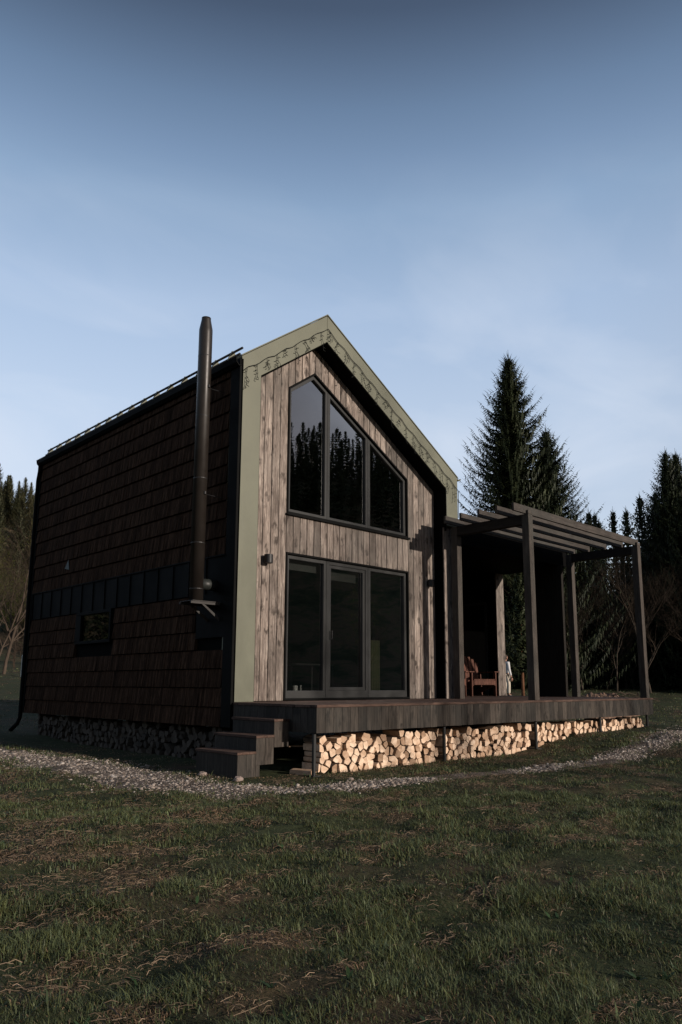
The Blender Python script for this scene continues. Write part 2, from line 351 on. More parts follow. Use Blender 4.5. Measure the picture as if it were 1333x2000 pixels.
def path_dist(x, y):      # signed: <0 inside
    x = np.asarray(x, float).ravel(); y = np.asarray(y, float).ravel(); out = np.empty(len(x))
    for a in range(0, len(x), 20000):
        d = np.hypot(x[a:a+20000, None]-C_[None, ::2, 0], y[a:a+20000, None]-C_[None, ::2, 1]) - C_[None, ::2, 2]*.5
        out[a:a+20000] = d.min(1)
    return out
rowsn = 11; Vp = []
for q in range(rowsn):
    s_ = (q/(rowsn-1)-.5)
    wob = 1 + .35*(vnoise(tt*1.7, tt*0+5*(1 if s_ > 0 else 2), .5)-.5)
    Vp.append(np.stack([C_[:, 0]+Nn[:, 0]*s_*C_[:, 2]*wob, C_[:, 1]+Nn[:, 1]*s_*C_[:, 2]*wob], -1))
Vp = np.stack(Vp, 1); n_ = len(tt)
Zp = H(Vp[..., 0], Vp[..., 1]) + .006 - .012*(np.abs(np.linspace(-1, 1, rowsn))**6)[None, :]
Vp = np.concatenate([Vp, Zp[..., None]], -1).reshape(-1, 3)
i, j = np.meshgrid(np.arange(n_-1), np.arange(rowsn-1), indexing='ij')
Fq = np.stack([i*rowsn+j, i*rowsn+j+1, (i+1)*rowsn+j+1, (i+1)*rowsn+j], -1).reshape(-1)
o = np_mesh('gravel_path', Vp, Fq, np.full(len(Fq)//4, 4), M_gravel, smooth=True); o['kind'] = 'structure'
# pebbles
ico = bmesh.new(); bmesh.ops.create_icosphere(ico, subdivisions=1, radius=1); IV = np.array([v.co[:] for v in ico.verts]); IF = np.array([[v.index for v in f.verts] for f in ico.faces]); ico.free()
def pebbles(name, xs, ys, sz, mat, label):
    n = len(xs); sc = sz[:, None]*np.stack([rng.uniform(.7, 1.3, n), rng.uniform(.6, 1.1, n), rng.uniform(.35, .7, n)], -1)
    a = rng.uniform(0, 6.28, n); V = IV[None]*(1+rng.uniform(-.22, .22, (n, len(IV), 1)))*sc[:, None]
    x = V[..., 0]*np.cos(a)[:, None]-V[..., 1]*np.sin(a)[:, None]; y = V[..., 0]*np.sin(a)[:, None]+V[..., 1]*np.cos(a)[:, None]
    V = np.stack([x+xs[:, None], y+ys[:, None], V[..., 2]+(H(xs, ys)+sz*.22)[:, None]], -1).reshape(-1, 3)
    Fl = (IF[None]+np.arange(n)[:, None, None]*len(IV)).reshape(-1)
    o = np_mesh(name, V, Fl, np.full(len(Fl)//3, 3), mat); tag(o, label, 'gravel', kind='stuff'); return o
t = rng.uniform(0, sl[-1]*.98, 80000)
keep = rng.random(len(t)) < np.where((t > 5) & (t < 30), 1, .35); t = t[keep]
ci = np.clip((t/.1).astype(int), 0, n_-1); s_ = rng.normal(0, .27, len(t)); s_ = np.clip(s_, -.72, .72)
px_ = C_[ci, 0]+Nn[ci, 0]*s_*C_[ci, 2]+rng.uniform(-.05, .05, len(t)); py_ = C_[ci, 1]+Nn[ci, 1]*s_*C_[ci, 2]+rng.uniform(-.05, .05, len(t))
bare = fbm(px_+30, py_+30, .8) < np.where(px_ > 1, .56, .70); px_ = px_[bare]; py_ = py_[bare]
pebbles('path_pebbles', px_, py_, np.clip(rng.lognormal(-4.85, .48, len(px_)), .004, .035), M_peb, 'pale crushed gravel spread along the curved path')

# ------------------------------------------------------------------ house
XA, HA, HE, HER, WID, LEN = 1.754, 6.481, 5.187, 4.316, 5.3, 7.441
RC = .307
house = thing('cabin', 'dark timber cabin with olive gable frame, shingled side and tall gable windows', 'cabin', (0,0,0))
def zo(x): return HE+(HA-HE)*x/XA if x < XA else HA-(HA-HER)*(x-XA)/(WID-XA)
IXL, IXR = .372, 4.945; IAZ = 6.004
def zi(x): return IAZ-(XA-x)*.740 if x < XA else IAZ-(x-XA)*.617
# olive frame
m = MB()
m.poly_y([(0, 0), (IXL, 0), (IXL, zi(IXL)), (XA, IAZ), (XA, HA), (0, HE)], 0, RC-.004)
m.build('gable_frame', M_green, house, bevel=.006)
m = MB(); m.poly_y([(XA+.003, IAZ), (IXR, zi(IXR)), (IXR, 3.30), (WID, 3.30), (WID, HER), (XA+.003, HA)], 0, RC-.004); m.build('gable_frame', M_green, house, bevel=.006)
# thin drip edge on top of the frame
m = MB(); m.poly_y([(-.012, HE), (XA, HA+.012), (XA, HA+.03), (-.012, HE+.02)], -.012, .25); m.poly_y([(XA+.001, HA+.012), (WID+.01, HER+.0), (WID+.01, HER+.02), (XA+.001, HA+.03)], -.012, .25)
m.build('drip_edge', M_green, house)
# black soffit lining inside the reveal
m = MB(); e = .004
m.poly_y([(IXL+e, 0), (IXL+e+.006, 0), (IXL+e+.006, zi(IXL)-.012), (IXL+e, zi(IXL)-.004)], .012, RC-.006)
m.poly_y([(IXL+.012, zi(IXL)-.004), (IXL+.012, zi(IXL)-.014), (XA, IAZ-.016), (XA, IAZ-.006)], .012, RC-.006)
m.poly_y([(XA+.002, IAZ-.006), (XA+.002, IAZ-.016), (IXR-.012, zi(IXR)-.016), (IXR-.012, zi(IXR)-.006)], .012, RC-.006)
m.poly_y([(IXR-.010, 3.2), (IXR-.004, 3.2), (IXR-.004, zi(IXR)-.01), (IXR-.010, zi(IXR)-.006)], .012, RC-.006)
m.build('soffit', M_soffit, house)
# facade cladding boards around the openings
OL, OR_, DT, WB = 1.178, 4.146, 2.343, 2.975
def wtop(x): return 5.539-(XA-x)*.734 if x < XA else 5.539-(x-XA)*.593
edges = list(np.linspace(IXL+.012, OL, 6)) + list(np.linspace(OL, OR_, 21))[1:] + list(np.linspace(OR_, IXR-.012, 6))[1:]
def col_prism(mb, x0, x1, zb, zt, y0, y1, gap=0):
    a, c = x0+gap, x1-gap
    xs = [a] + ([XA] if a < XA < c else []) + [c]
    pts = [(x, zb(x)) for x in xs] + [(x, zt(x)) for x in reversed(xs)]
    mb.poly_y(pts, y0, y1)
m = MB(); bk = MB()
for a, c in zip(edges[:-1], edges[1:]):
    mid = (a+c)/2; dz = random.uniform(0, .004)
    top = lambda x: zi(x)-.018
    zs = []
    if OL < mid < OR_: zs = [(lambda x: DT, lambda x: WB), (wtop, top)]
    else: zs = [(lambda x: 0.004, top)]
    for zb, zt in zs:
        col_prism(m, a, c, zb, zt, RC+dz, RC+.022, .006)
for a, c in ((IXL-.3, OL), (OL, XA), (XA, OR_), (OR_, WID-.02)):
    top = lambda x: zo(max(x, .02))-.12
    zs = [(lambda x: DT, lambda x: WB), (wtop, top)] if OL <= (a+c)/2 <= OR_ else [(lambda x: -.3, top)]
    for zb, zt in zs: col_prism(bk, a, c, zb, zt, RC+.024, RC+.16)
m.build('wall_cladding', M_clad, house, bevel=.0025)
bk.build('front_wall', M_soffit, house)
# board-clad corner pier below the right end of the frame
m = MB(); m.box(4.91, 5.05, .06, .085, .002, 3.27); m.box(5.055, 5.20, .06, .085, .002, 3.27); m.build('corner_pier', M_clad, house)
m = MB(); m.box(4.912, 5.3, .087, RC-.003, .002, 3.28); m.build('pier_reveal', M_soffit, house)  # pier side coloured black to deepen the shade on this face
# dark trim reveal around openings + window and door assemblies
def ring(mb, outer, inner, y0, y1):
    n = len(outer); vs = [(x, y0, z) for x, z in outer]+[(x, y0, z) for x, z in inner]+[(x, y1, z) for x, z in outer]+[(x, y1, z) for x, z in inner]
    fs = []
    for i in range(n):
        k = (i+1) % n
        fs += [(i, k, n+k, n+i), (2*n+i, 3*n+i, 3*n+k, 2*n+k), (i, 2*n+i, 2*n+k, k), (n+i, n+k, 3*n+k, 3*n+i)]
    mb.add(vs, fs)
def inset(poly, d):
    n = len(poly); out = []
    for i in range(n):
        p0, p1, p2 = Vector(poly[i-1]), Vector(poly[i]), Vector(poly[(i+1) % n])
        a = (p1-p0).normalized(); c = (p2-p1).normalized()
        na_ = Vector((-a.y, a.x)); nc = Vector((-c.y, c.x)); bis = (na_+nc); bis /= bis.dot(na_) if abs(bis.dot(na_)) > 1e-6 else 1
        out.append(tuple(p1+bis*d))
    return out
def window(name, poly, y, label=None, fw=.055, lights=None, sash=None):
    """poly counter-clockwise in XZ (front view); lights: mullion x positions"""
    w = MB(); ring(w, poly, inset(poly, fw), y, y+.07)
    fo = w.build(name, M_frame, house, bevel=.004)
    if label: fo['label'] = label
    return fo
def clip_x(poly, x0, x1):
    def cut(p, X, keep_gt):
        o = []
        for i in range(len(p)):
            a, c = p[i], p[(i+1) % len(p)]
            ia = (a[0] >= X) if keep_gt else (a[0] <= X); ic = (c[0] >= X) if keep_gt else (c[0] <= X)
            if ia: o.append(a)
            if ia != ic:
                t = (X-a[0])/(c[0]-a[0]); o.append((X, a[1]+t*(c[1]-a[1])))
        return o
    return cut(cut(poly, x0, True), x1, False)
up = [(OL+.004, WB+.004), (OR_-.004, WB+.004), (OR_-.004, wtop(OR_)-.004), (XA, wtop(XA)-.004), (OL+.004, wtop(OL)-.004)]
GY = RC+.075
fr_up = MB(); ring(fr_up, up, inset(up, .03), RC-.012, RC+.13); fr_up = fr_up.build('gable_window', M_trim, house, bevel=.003)
fr_up['label'] = 'upper gable window following the roof pitch'
for a, c in ((OL+.02, 2.09), (2.095, 3.09), (3.095, OR_-.02)):
    pl = clip_x(inset(up, .030), a, c)
    w = MB(); ring(w, pl, inset(pl, .055), RC+.030, RC+.10); s_ = w.build('window_frame', M_frame, fr_up, bevel=.004)
    q = inset(pl, .050); gm = MB(); gm.add([(x, GY, z) for x, z in q], [tuple(range(len(q)))]); gm.build('pane', M_glass, fr_up)
sill = MB(); sill.box(OL-.02, OR_+.02, RC-.045, RC-.013, WB-.028, WB+.004); sill.build('window_sill', M_trim, fr_up)
dn = [(OL+.004, .006), (OR_-.004, .006), (OR_-.004, DT-.004), (OL+.004, DT-.004)]
w = MB(); ring(w, dn, inset(dn, .03), RC-.012, RC+.13); fd = w.build('glazed_door', M_trim, house, bevel=.003)
fd['label'] = 'three-panel sliding glass door'
for k, (a, c) in enumerate(((OL+.02, 2.09), (2.095, 3.09), (3.095, OR_-.02))):
    z0 = .035; pl = [(max(a, OL+.035), z0), (min(c, OR_-.035), z0), (min(c, OR_-.035), DT-.036), (max(a, OL+.035), DT-.036)]
    w = MB(); n_in = inset(pl, .06); n_in = [(x, max(z, z0+.12)) for x, z in n_in]
    ring(w, pl, n_in, RC+.030, RC+.10); w.build('door_frame', M_frame, fd, bevel=.004)
    if k == 1:
        p3 = [(x, z) for x, z in n_in]; w = MB(); i3 = inset(p3, .055); ring(w, p3, i3, RC+.045, RC+.105); w.build('door_leaf', M_frame, fd, bevel=.004); n_in = i3
        hd = MB(); hd.tube([(2.20, RC+.03, 1.0), (2.20, RC+.0, 1.0), (2.20, RC+.0, 1.14)], .008); hd.build('handle', M_dark, fd)
    g_ = MB(); g_.add([(x + (.004 if x > 2.6 else -.004)*0, GY, z) for x, z in inset(n_in, -.004)], [(0, 1, 2, 3)]); g_.build('pane', M_glass, fd)
# roller blinds just inside the first two lights
m = MB(); m.box(1.27, 2.02, RC+.19, RC+.20, 2.10, 2.30); m.box(2.24, 2.94, RC+.19, RC+.20, 2.02, 2.18); m.build('roller_blind', plain('blind_grey', (.075, .08, .075), .9), house)
# interior
m = MB(); m.box(.25, 5.1, .55, LEN-.2, -.34, -.005); m.build('floor', M_inwall, house)
m = MB(); m.box(.25, 5.1, 1.9, LEN-.2, 2.55, 2.75); m.build('loft_floor', M_inwall, house)
# side walls, back wall
m = MB(); m.box(.035, .22, .02, LEN-.02, -.345, HE-.06); m.build('left_wall', M_soffit, house)
m = MB(); m.box(5.08, 5.28, RC+.17, LEN-.02, -.345, HER-.06); m.build('right_wall', M_trim, house)
m = MB(); m.poly_y([(.23, -.345), (5.07, -.345), (5.07, zo(5.07)-.15), (XA, HA-.15), (.23, zo(.23)-.15)], LEN-.2, LEN-.02); m.build('back_wall', M_trim, house)
# roof
m = MB(); TH = .11
m.poly_y([(0, HE-.0), (XA, HA), (XA, HA-TH), (.0, HE-TH)], RC, LEN)
m.poly_y([(XA+.001, HA), (WID, HER), (WID, HER-TH), (XA+.001, HA-TH)], RC, LEN)
for k in range(16):
    y = .45+k*.46
    m.poly_y([(0, HE), (0, HE+.03), (XA, HA+.03), (XA, HA)], y, y+.018); m.poly_y([(XA+.001, HA), (XA+.001, HA+.03), (WID, HER+.03), (WID, HER)], y, y+.018)
rf = m.build('roof', M_roofm, house)
# snow guard: two rods on brackets
m = MB()
ang = math.atan2(HA-HE, XA)
for q, (dx, dz) in enumerate(((.10, .10), (.145, .215))):
    mm_ = MB(); mm_.tube([(dx, .2, HE+dz+.03), (dx, LEN+.08, HE+dz+.03)], .019, 8); mm_.build('snow_guard_rod', M_dark, rf, smooth=True)
for k in range(16):
    y = .46+k*.46
    m = MB(); m.poly_y([(.04, HE+.02), (.22, HE+.16), (.17, HE+.27), (.13, HE+.27), (.06, HE+.12)], y-.012, y+.012); m.build('snow_guard_bracket', M_green, rf)
# gutter, downpipe
m = MB(); pr = [(-.002, HE-.03), (-.002, HE-.16), (-.06, HE-.175), (-.105, HE-.13), (-.12, HE-.045), (-.108, HE-.045), (-.095, HE-.12), (-.055, HE-.16), (-.014, HE-.15), (-.014, HE-.03)]
m.poly_y(pr, -.01, LEN+.04); gu = m.build('gutter', M_trim, house)
m = MB(); m.tube([(-.06, LEN-.05, HE-.15), (-.06, LEN-.05, HE-.3), (-.045, LEN+.05, HE-.5), (-.05, LEN+.06, 2), (-.05, LEN+.06, -.45), (-.10, LEN+.06, -.58), (-.24, LEN+.05, -.72)], .042, 12); m.build('downpipe', M_trim, house, smooth=True)
m = MB(); pr2 = [(WID+.0, HER-.04), (WID+.09, HER-.04), (WID+.12, HER-.0), (WID+.11, HER+.004), (WID+.08, HER-.026), (WID+.0, HER-.02)]
m.poly_y(pr2, -.005, LEN); m.build('gutter', M_green, house)
# shingles on the left wall (X = 0 plane)
SY0, SY1 = .235, LEN-.06
def in_open(y, z):
    if 1.585 < z < 2.145: return True
    if .30 < 0: return True
    return False
m = MB(); row = .277
def shingle_rows(z0, z1, skip):
    z = z0; rr = 0
    while z < z1-.02:
        zt = min(z+row-.013, z1); y = SY0+random.uniform(0, .05)
        while y < SY1:
            w_ = random.uniform(.032, .066); y2 = min(y+w_, SY1)
            if not skip(y, y2, z, zt):
                t_ = random.uniform(.026, .040); jz = random.uniform(-.003, .003)
                T0 = [(-t_, y+.001, z+jz), (-t_, y2-.001, z+jz), (-t_*.15, y2-.001, zt), (-t_*.15, y+.001, zt), (.03, y+.001, z+jz), (.03, y2-.001, z+jz), (.03, y2-.001, zt), (.03, y+.001, zt)]
                m.add(T0, [(0,1,2,3), (4,7,6,5), (0,4,5,1), (1,5,6,2), (2,6,7,3), (3,7,4,0)])
            y = y2
        z += row; rr += 1
shingle_rows(2.150, HE-.02, lambda a, c, z, zt: False)
def sk(a, c, z, zt):
    if c > 3.68 and a < 5.14 and zt > .98 and z < 1.60: return True
    if a < .97 and zt > .95: return True
    return False
shingle_rows(-.35, 1.585, sk)
# patch the row pieces beside the window / plate
m.build('shingle_cladding', M_shingle, house)
m = MB(); m.box(-.030, -.024, 5.62, 5.86, 2.50, 2.60, Matrix.Rotation(.0, 4, 'X')); 
m = MB(); m.add([(-.036, 5.60, 2.49), (-.036, 5.80, 2.53), (-.034, 5.66, 2.70), (-.030, 5.60, 2.49), (-.030, 5.80, 2.53), (-.028, 5.66, 2.70)], [(0,1,2), (3,5,4), (0,3,4,1), (1,4,5,2), (2,5,3,0)])
o = m.build('shingle_pale_patch', plain('pale_patch', (.10, .12, .12), .7), house); o['label'] = 'small pale patch on the dark shingles'  # small pale triangle set on the shingles
# dark metal: corner trims, band with seams, plate around the flue
m = MB(); m.box(-.032, .034, .0, .232, -.35, HE-.04); m.box(-.034, .034, LEN-.055, LEN+.0, -.35, HE-.04); m.box(-.028, .034, .234, SY1, HE-.14, HE-.03); m.build('corner_trim', M_trim, house, bevel=.003)
m = MB(); m.box(-.024, .034, .234, SY1, 1.59, 2.145); m.box(-.024, .034, .234, .965, .93, 1.588)
for k in range(15):
    y = .72+k*.47
    if y < SY1-.05: m.box(-.042, -.024, y, y+.014, 1.592, 2.13)
m.box(-.045, -.0245, .234, SY1, 2.133, 2.152); m.build('metal_band', M_trim, house)
# side window
w = MB(); 
for (y0, y1, z0, z1) in ((3.70, 5.12, 1.53, 1.585), (3.70, 5.12, .985, 1.04), (3.70, 3.755, 1.042, 1.528), (4.90, 5.12, 1.042, 1.528)): w.box(-.046, .034, y0, y1, z0, z1)
sw = w.build('side_window', M_trim, house, bevel=.003); sw['label'] = 'low strip window in the shingled side wall'
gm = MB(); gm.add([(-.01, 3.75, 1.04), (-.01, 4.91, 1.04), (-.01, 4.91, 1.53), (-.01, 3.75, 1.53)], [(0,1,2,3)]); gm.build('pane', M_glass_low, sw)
# flue
fl = MB(); FX, FY = -.34, .50
fl.tube([(FX, FY, 1.43), (FX, FY, 5.60), (FX, FY, 5.66), (FX, FY, 5.83), (FX, FY, 5.86)], [.104, .104, .104, .072, .072], 28)
flue = fl.build('chimney_flue', M_flue, house, smooth=False)
for p_ in flue.data.polygons: p_.use_smooth = len(p_.vertices) == 4
m = MB()
for z in (1.62, 2.30, 3.28, 4.25, 5.22):
    m = MB(); m.tube([(FX, FY, z-.006), (FX, FY, z+.006)], .1052, 28); m.build('flue_collar', M_dark, flue)
m = MB(); m.tube([(FX+.03, FY, 1.70), (-.02, FY, 1.70)], .085, 20); m.build('flue_elbow', plain('elbow_grey', (.02, .023, .021), .5), flue, smooth=True)
m = MB(); m.box(-.52, -.02, FY-.16, FY-.135, 1.39, 1.425); m.box(-.52, -.02, FY+.135, FY+.16, 1.39, 1.425); m.box(-.50, -.02, FY-.17, FY+.17, 1.426, 1.438)
for yy in (FY-.16, FY+.135): m.poly_y([(-.34, 1.389), (-.29, 1.389), (-.03, 1.21), (-.03, 1.16)], yy, yy+.025)
m.build('flue_bracket', M_steel, flue, bevel=.002)
for z in (3.05, 4.72):
    m = MB(); m.tube([(FX+.02, FY-.108, z-.02), (FX+.02, FY-.108, z+.02)], .02, 10); m.tube([(FX+.08, FY-.04, z), (-.03, FY-.12, z-.03)], .006, 6); m.build('flue_stay', M_dark, flue)
# wall lamps
for x in (.765, 4.70):
    m = MB(); m.tube([(x, RC-.085, 2.10), (x, RC-.085, 2.235)], .068, 20); m.box(x-.03, x+.03, RC-.05, RC-.001, 2.13, 2.205); lo = m.build('wall_lamp', M_dark, house, bevel=.002)
    lo['label'] = 'black up-and-down wall lamp left of the glass door' if x < 2 else 'black wall lamp right of the glass door'

# porch extension
m = MB(); m.box(5.31, 9.62, .10, 4.35, 3.02, 3.385); m.build('porch_roof', M_soffit, house, bevel=.004)
m = MB(); m.box(9.20, 9.52, 1.86, 4.30, 0, 3.015); pw = m.build('porch_wall', M_soffit, house)
m = MB(); m.box(9.20, 9.355, 1.83, 1.858, .004, 3.015); m.box(9.360, 9.52, 1.83, 1.858, .004, 3.015); m.build('wall_boards', M_clad, pw, bevel=.002)
m = MB()
for y0, y1, z0, z1 in ((2.12, 2.17, 0, 2.25), (3.5, 3.55, 0, 2.25), (2.12, 3.55, 2.25, 2.31)): m.box(9.155, 9.198, y0, y1, z0, z1)
fdr = m.build('porch_door_frame', M_frame, pw)
m = MB(); m.add([(9.19, 2.17, .02), (9.19, 3.5, .02), (9.19, 3.5, 2.25), (9.19, 2.17, 2.25)], [(0,1,2,3)]); m.build('pane', M_glass, fdr)
m = MB(); m.box(9.19, 9.275, .02, .86, 0, 3.015); m.build('screen_wall', wood('screen_board', (.006, .005, .004), (.012, .010, .008), (.02, .016, .013), 'Z', knots=False), house)
m = MB(); m.box(5.31, 9.19, 4.2, 4.30, 0, 3.015); m.build('porch_back_wall', M_soffit, house)

# ------------------------------------------------------------------ deck
DX0, DX1, DY0, HF = 0.0, 9.588, -1.781, .345
deck = thing('deck', 'raised timber deck with brown boards and dark upright fascia boards along the cabin', 'deck', (0, 0, 0))
m = MB(); y = DY0; k = 0
while y < 0 - .02:
    y2 = min(y+.142, 0-.003); m.box(DX0, DX1, y, y2-.006, -.034, 0); y = y2+.0005 if y2 > -.01 else y2
while y < 4.19:
    y2 = y+.142; x0 = 5.31 if y > .1 else DX0+.0; 
    if y2 < RC: m.box(IXL+.02, DX1, y, y2-.006, -.034, -.001)
    else: m.box(5.31, DX1, y, y2-.006, -.034, -.001)
    y = y2
m.build('deck_boards', M_deck, deck, bevel=.003)
m = MB(); x = DX0+.004
while x < DX1-.01:
    x2 = min(x+.147, DX1-.004); m.box(x+.002, x2-.002, DY0+.012, DY0+.034, -HF+random.uniform(-.003, .003), -.036); x = x2
y = DY0+.037
while y < -.02:
    y2 = min(y+.147, -.004); m.box(DX0+.012, DX0+.034, y+.002, y2-.002, -HF, -.036); y = y2
m.build('fascia', M_fascia, deck, bevel=.002)
m = MB(); m.box(DX0+.036, DX1-.02, DY0+.036, DY0+.08, -HF+.02, -.036); m.box(DX0+.036, DX1-.02, -.9, -.85, -HF+.02, -.036); m.box(DX1-.06, DX1-.016, DY0+.082, 4.19, -HF+.02, -.036)
for x in np.arange(.4, 9.4, .6): m.box(x, x+.045, DY0+.082, -.902, -.2, -.036)
m.build('joist', M_beam, deck)
for x in (.045, 2.62, 5.12, 7.4, 9.45):
    m = MB(); m.tube([(x, DY0+.10, h1(x, DY0+.1)-.05), (x, DY0+.10, -HF+.02)], .026, 14); m.box(x-.07, x+.07, DY0+.03, DY0+.17, h1(x, DY0+.1)+.0, h1(x, DY0+.1)+.012); m.build('support_post', M_frame, deck)
# steps
st = thing('wooden_steps', 'three dark wooden steps with brown treads up to the left end of the deck', 'steps', (0, 0, 0))
for x0, x1, zt, zb in ((-.798, -.522, -.563, -.90), (-.520, -.244, -.375, -.73), (-.242, -.004, -.184, -.53)):
    m = MB(); m.box(x0-.012, x1+.0, -1.262, -.345, zt-.030, zt); m.build('tread', M_tread, st, bevel=.003)
    m = MB(); m.box(x0, x0+.022, -1.226, -.36, zb, zt-.032); m.box(x0, (x0+x1)/2-.0015, -1.25, -1.228, zb, zt-.032); m.box((x0+x1)/2+.0015, x1-.001, -1.25, -1.228, zb, zt-.032)
    m.box(x1-.022, x1-.001, -1.226, -.36, zb, zt-.032); m.box(x0+.024, x1-.024, -.38, -.36, zb, zt-.032); m.build('step_box', M_fascia, st, bevel=.002)
for a in ((-.512, -.455, -1.24, -1.18, h1(-.48, -1.2)-.02, -.732), (-.512, -.455, -.45, -.39, -.9, -.732)): m = MB(); m.box(*a); m.build('leg', M_fascia, st)

# ------------------------------------------------------------------ pergola
pg = thing('pergola', 'open dark timber pergola with five rafters standing on the deck', 'pergola', (0, 0, 0))
PX0, PX1, PB = 5.03, 9.35, .14
for x in (PX0, PX1):
    for y in (DY0+.03, -.165):
        m = MB(); m.box(x, x+PB, y, y+PB, 0, 3.09 if y > -1 else 3.268); 
        if y < -1: m.box(x, x+PB, y, y+.042, 3.27, 3.335)
        else: m.box(x, x+PB, y+.002, y+.138, 3.092, 3.266)
        m.build('post', M_post, pg, bevel=.004)
    m = MB(); m.box(x+.004, x+PB-.004, DY0+.03+PB+.002, -.168, 3.09, 3.268); m.build('beam', M_beam, pg, bevel=.004)
for y in (-1.706, -1.36, -.97, -.565, -.20):
    m = MB(); m.box(4.65, 9.50, y, y+.048, 3.272, 3.412); m.build('rafter', M_rafter, pg, bevel=.003)

# ------------------------------------------------------------------ string lights along the gable
sl_ = thing('string_lights', 'dark icicle light string hanging along the olive gable edge', 'string lights', (0, 0, 0))
m = MB(); pts = []
def zg(x): return 6.232-(1.745-x)*.742 if x < 1.745 else 6.232-(x-1.745)*.609
xs = np.concatenate([np.linspace(.03, 1.745, 24), np.linspace(1.76, 5.26, 46)])
pts = [(x, -.018, zg(x)+.022*math.sin(k*1.35)*(.4+.6*random.random())) for k, x in enumerate(xs)]
pts += [(5.30, -.018, 4.05), (5.305, -.018, 3.9), (5.30, -.015, 3.72), (5.295, -.015, 3.5)]
m.tube(pts, .0065, 5); m.build('cable', M_cable, sl_)
for x in list(np.linspace(.09, 1.62, 9))+[1.79]+list(np.linspace(2.0, 5.15, 17)):
    m = MB(); L_ = random.choice((.12, .2, .28, .16, .34)); p0 = Vector((x, -.02, zg(x))); q = [p0]
    for k in range(5): q.append(q[-1]+Vector((random.uniform(-.025, .025), random.uniform(-.012, .004), -L_/5)))
    m.tube(q, .0042, 4)
    for c in q[1:]:
        m.tube([c, c+Vector((random.choice((-1, 1))*random.uniform(.02, .05), -.01, random.uniform(-.035, .02)))], .0055, 4)
    if random.random() < .5: m.tube([q[2], q[2]+Vector((.05, -.01, -.06)), q[2]+Vector((.02, -.01, -.12))], .004, 4)
    m.build('light_strand', M_cable, sl_)

# ------------------------------------------------------------------ things seen through the glass
t = thing('side_table', 'slim dark metal table behind the left door pane', 'table', (2.4, 1.35, 0))
m = MB(); m.box(-.45, .55, -.3, .3, .585, .61); m.build('tabletop', M_frame, t)
for a in (-.43, .53):
    for c in (-.28, .28): m = MB(); m.box(a-.012, a+.012, c-.012, c+.012, -.004, .583); m.build('leg', M_frame, t)
m = MB(); m.tube([(2.02, 1.3, .611), (2.02, 1.3, .73), (2.02, 1.3, .76), (2.02, 1.3, .82)], [.04, .04, .014, .014], 12); tag(m.build('bottle', M_frame, None, smooth=True), 'dark bottle standing on the slim table inside', 'bottle')
m = MB(); m.box(1.46, 1.60, .56, .70, -.004, .10); m.box(1.47, 1.59, .57, .69, .10, .115); m.build('x', M_orange); o = bpy.data.objects['x']; o.name = 'storage_box'; tag(o, 'small orange box on the floor behind the left pane', 'box')
m = MB(); m.tube([(1.76, .72, -.004), (1.76, .72, .22), (1.76, .72, .235)], [.045, .045, .038], 16); o = m.build('candle_holder', M_white, smooth=False); tag(o, 'white cylinder candle holder on the floor inside', 'candle holder')
m = MB(); m.tube([(1.90, .74, -.004), (1.90, .74, .24)], .012, 10); o = m.build('candle', M_white); tag(o, 'thin white candle beside the cylinder holder inside', 'candle')
m = MB(); vs = []; fs = []
for k in range(41):
    x = 3.26+k*.0105; yv = .62+.018*math.sin(k*1.1); vs += [(x, yv, .01), (x, yv, 1.05)]
for k in range(40): fs.append((2*k, 2*k+2, 2*k+3, 2*k+1))
m.add(vs, fs); o = m.build('curtain', M_curtain, None, smooth=True); sdf = o.modifiers.new('s', 'SOLIDIFY'); sdf.thickness = .006; tag(o, 'olive fabric hanging behind the right door pane', 'curtain')

# ------------------------------------------------------------------ firewood
def clip_half(poly, nx, ny, c):     # keep nx*x+ny*y <= c
    out = []
    for i in range(len(poly)):
        a = poly[i]; b_ = poly[(i+1) % len(poly)]; da = nx*a[0]+ny*a[1]-c; db = nx*b_[0]+ny*b_[1]-c
        if da <= 0: out.append(a)
        if (da < 0) != (db < 0) and da != db:
            t = da/(da-db); out.append((a[0]+t*(b_[0]-a[0]), a[1]+t*(b_[1]-a[1])))
    return out
def voronoi(u0, u1, vb, vt, cell):
    pts = []; v = min(vb(u0), vb(u1), vb((u0+u1)/2))+cell*.4; k = 0
    while v < vt+.02:
        u = u0+cell*(.5 if k % 2 else .1)*.9
        while u < u1:
            uu = u+random.uniform(-.36, .36)*cell; vv = v+random.uniform(-.36, .36)*cell
            if vv > vb(uu)-.01 and vv < vt+random.uniform(-.06, .03): pts.append((uu, vv))
            u += cell*random.uniform(.85, 1.15)
        v += cell*.88; k += 1
    cells = []
    for i, p in enumerate(pts):
        poly = [(p[0]-cell, p[1]-cell), (p[0]+cell, p[1]-cell), (p[0]+cell, p[1]+cell), (p[0]-cell, p[1]+cell)]
        # random diamond so border cells are irregular
        a0 = random.uniform(0, 1)
        for kk in range(5):
            a = a0+kk*2*math.pi/5; poly = clip_half(poly, math.cos(a), math.sin(a), p[0]*math.cos(a)+p[1]*math.sin(a)+cell*random.uniform(.5, .72))
        for j, q in enumerate(pts):
            if i == j: continue
            dx, dy = q[0]-p[0], q[1]-p[1]; d2 = dx*dx+dy*dy
            if d2 > (2.6*cell)**2: continue
            poly = clip_half(poly, dx, dy, (q[0]**2+q[1]**2-p[0]**2-p[1]**2)/2)
            if len(poly) < 3: break
        poly = clip_half(poly, 1, 0, u1); poly = clip_half(poly, -1, 0, -u0)
        if len(poly) >= 3: cells.append((p, poly))
    return cells
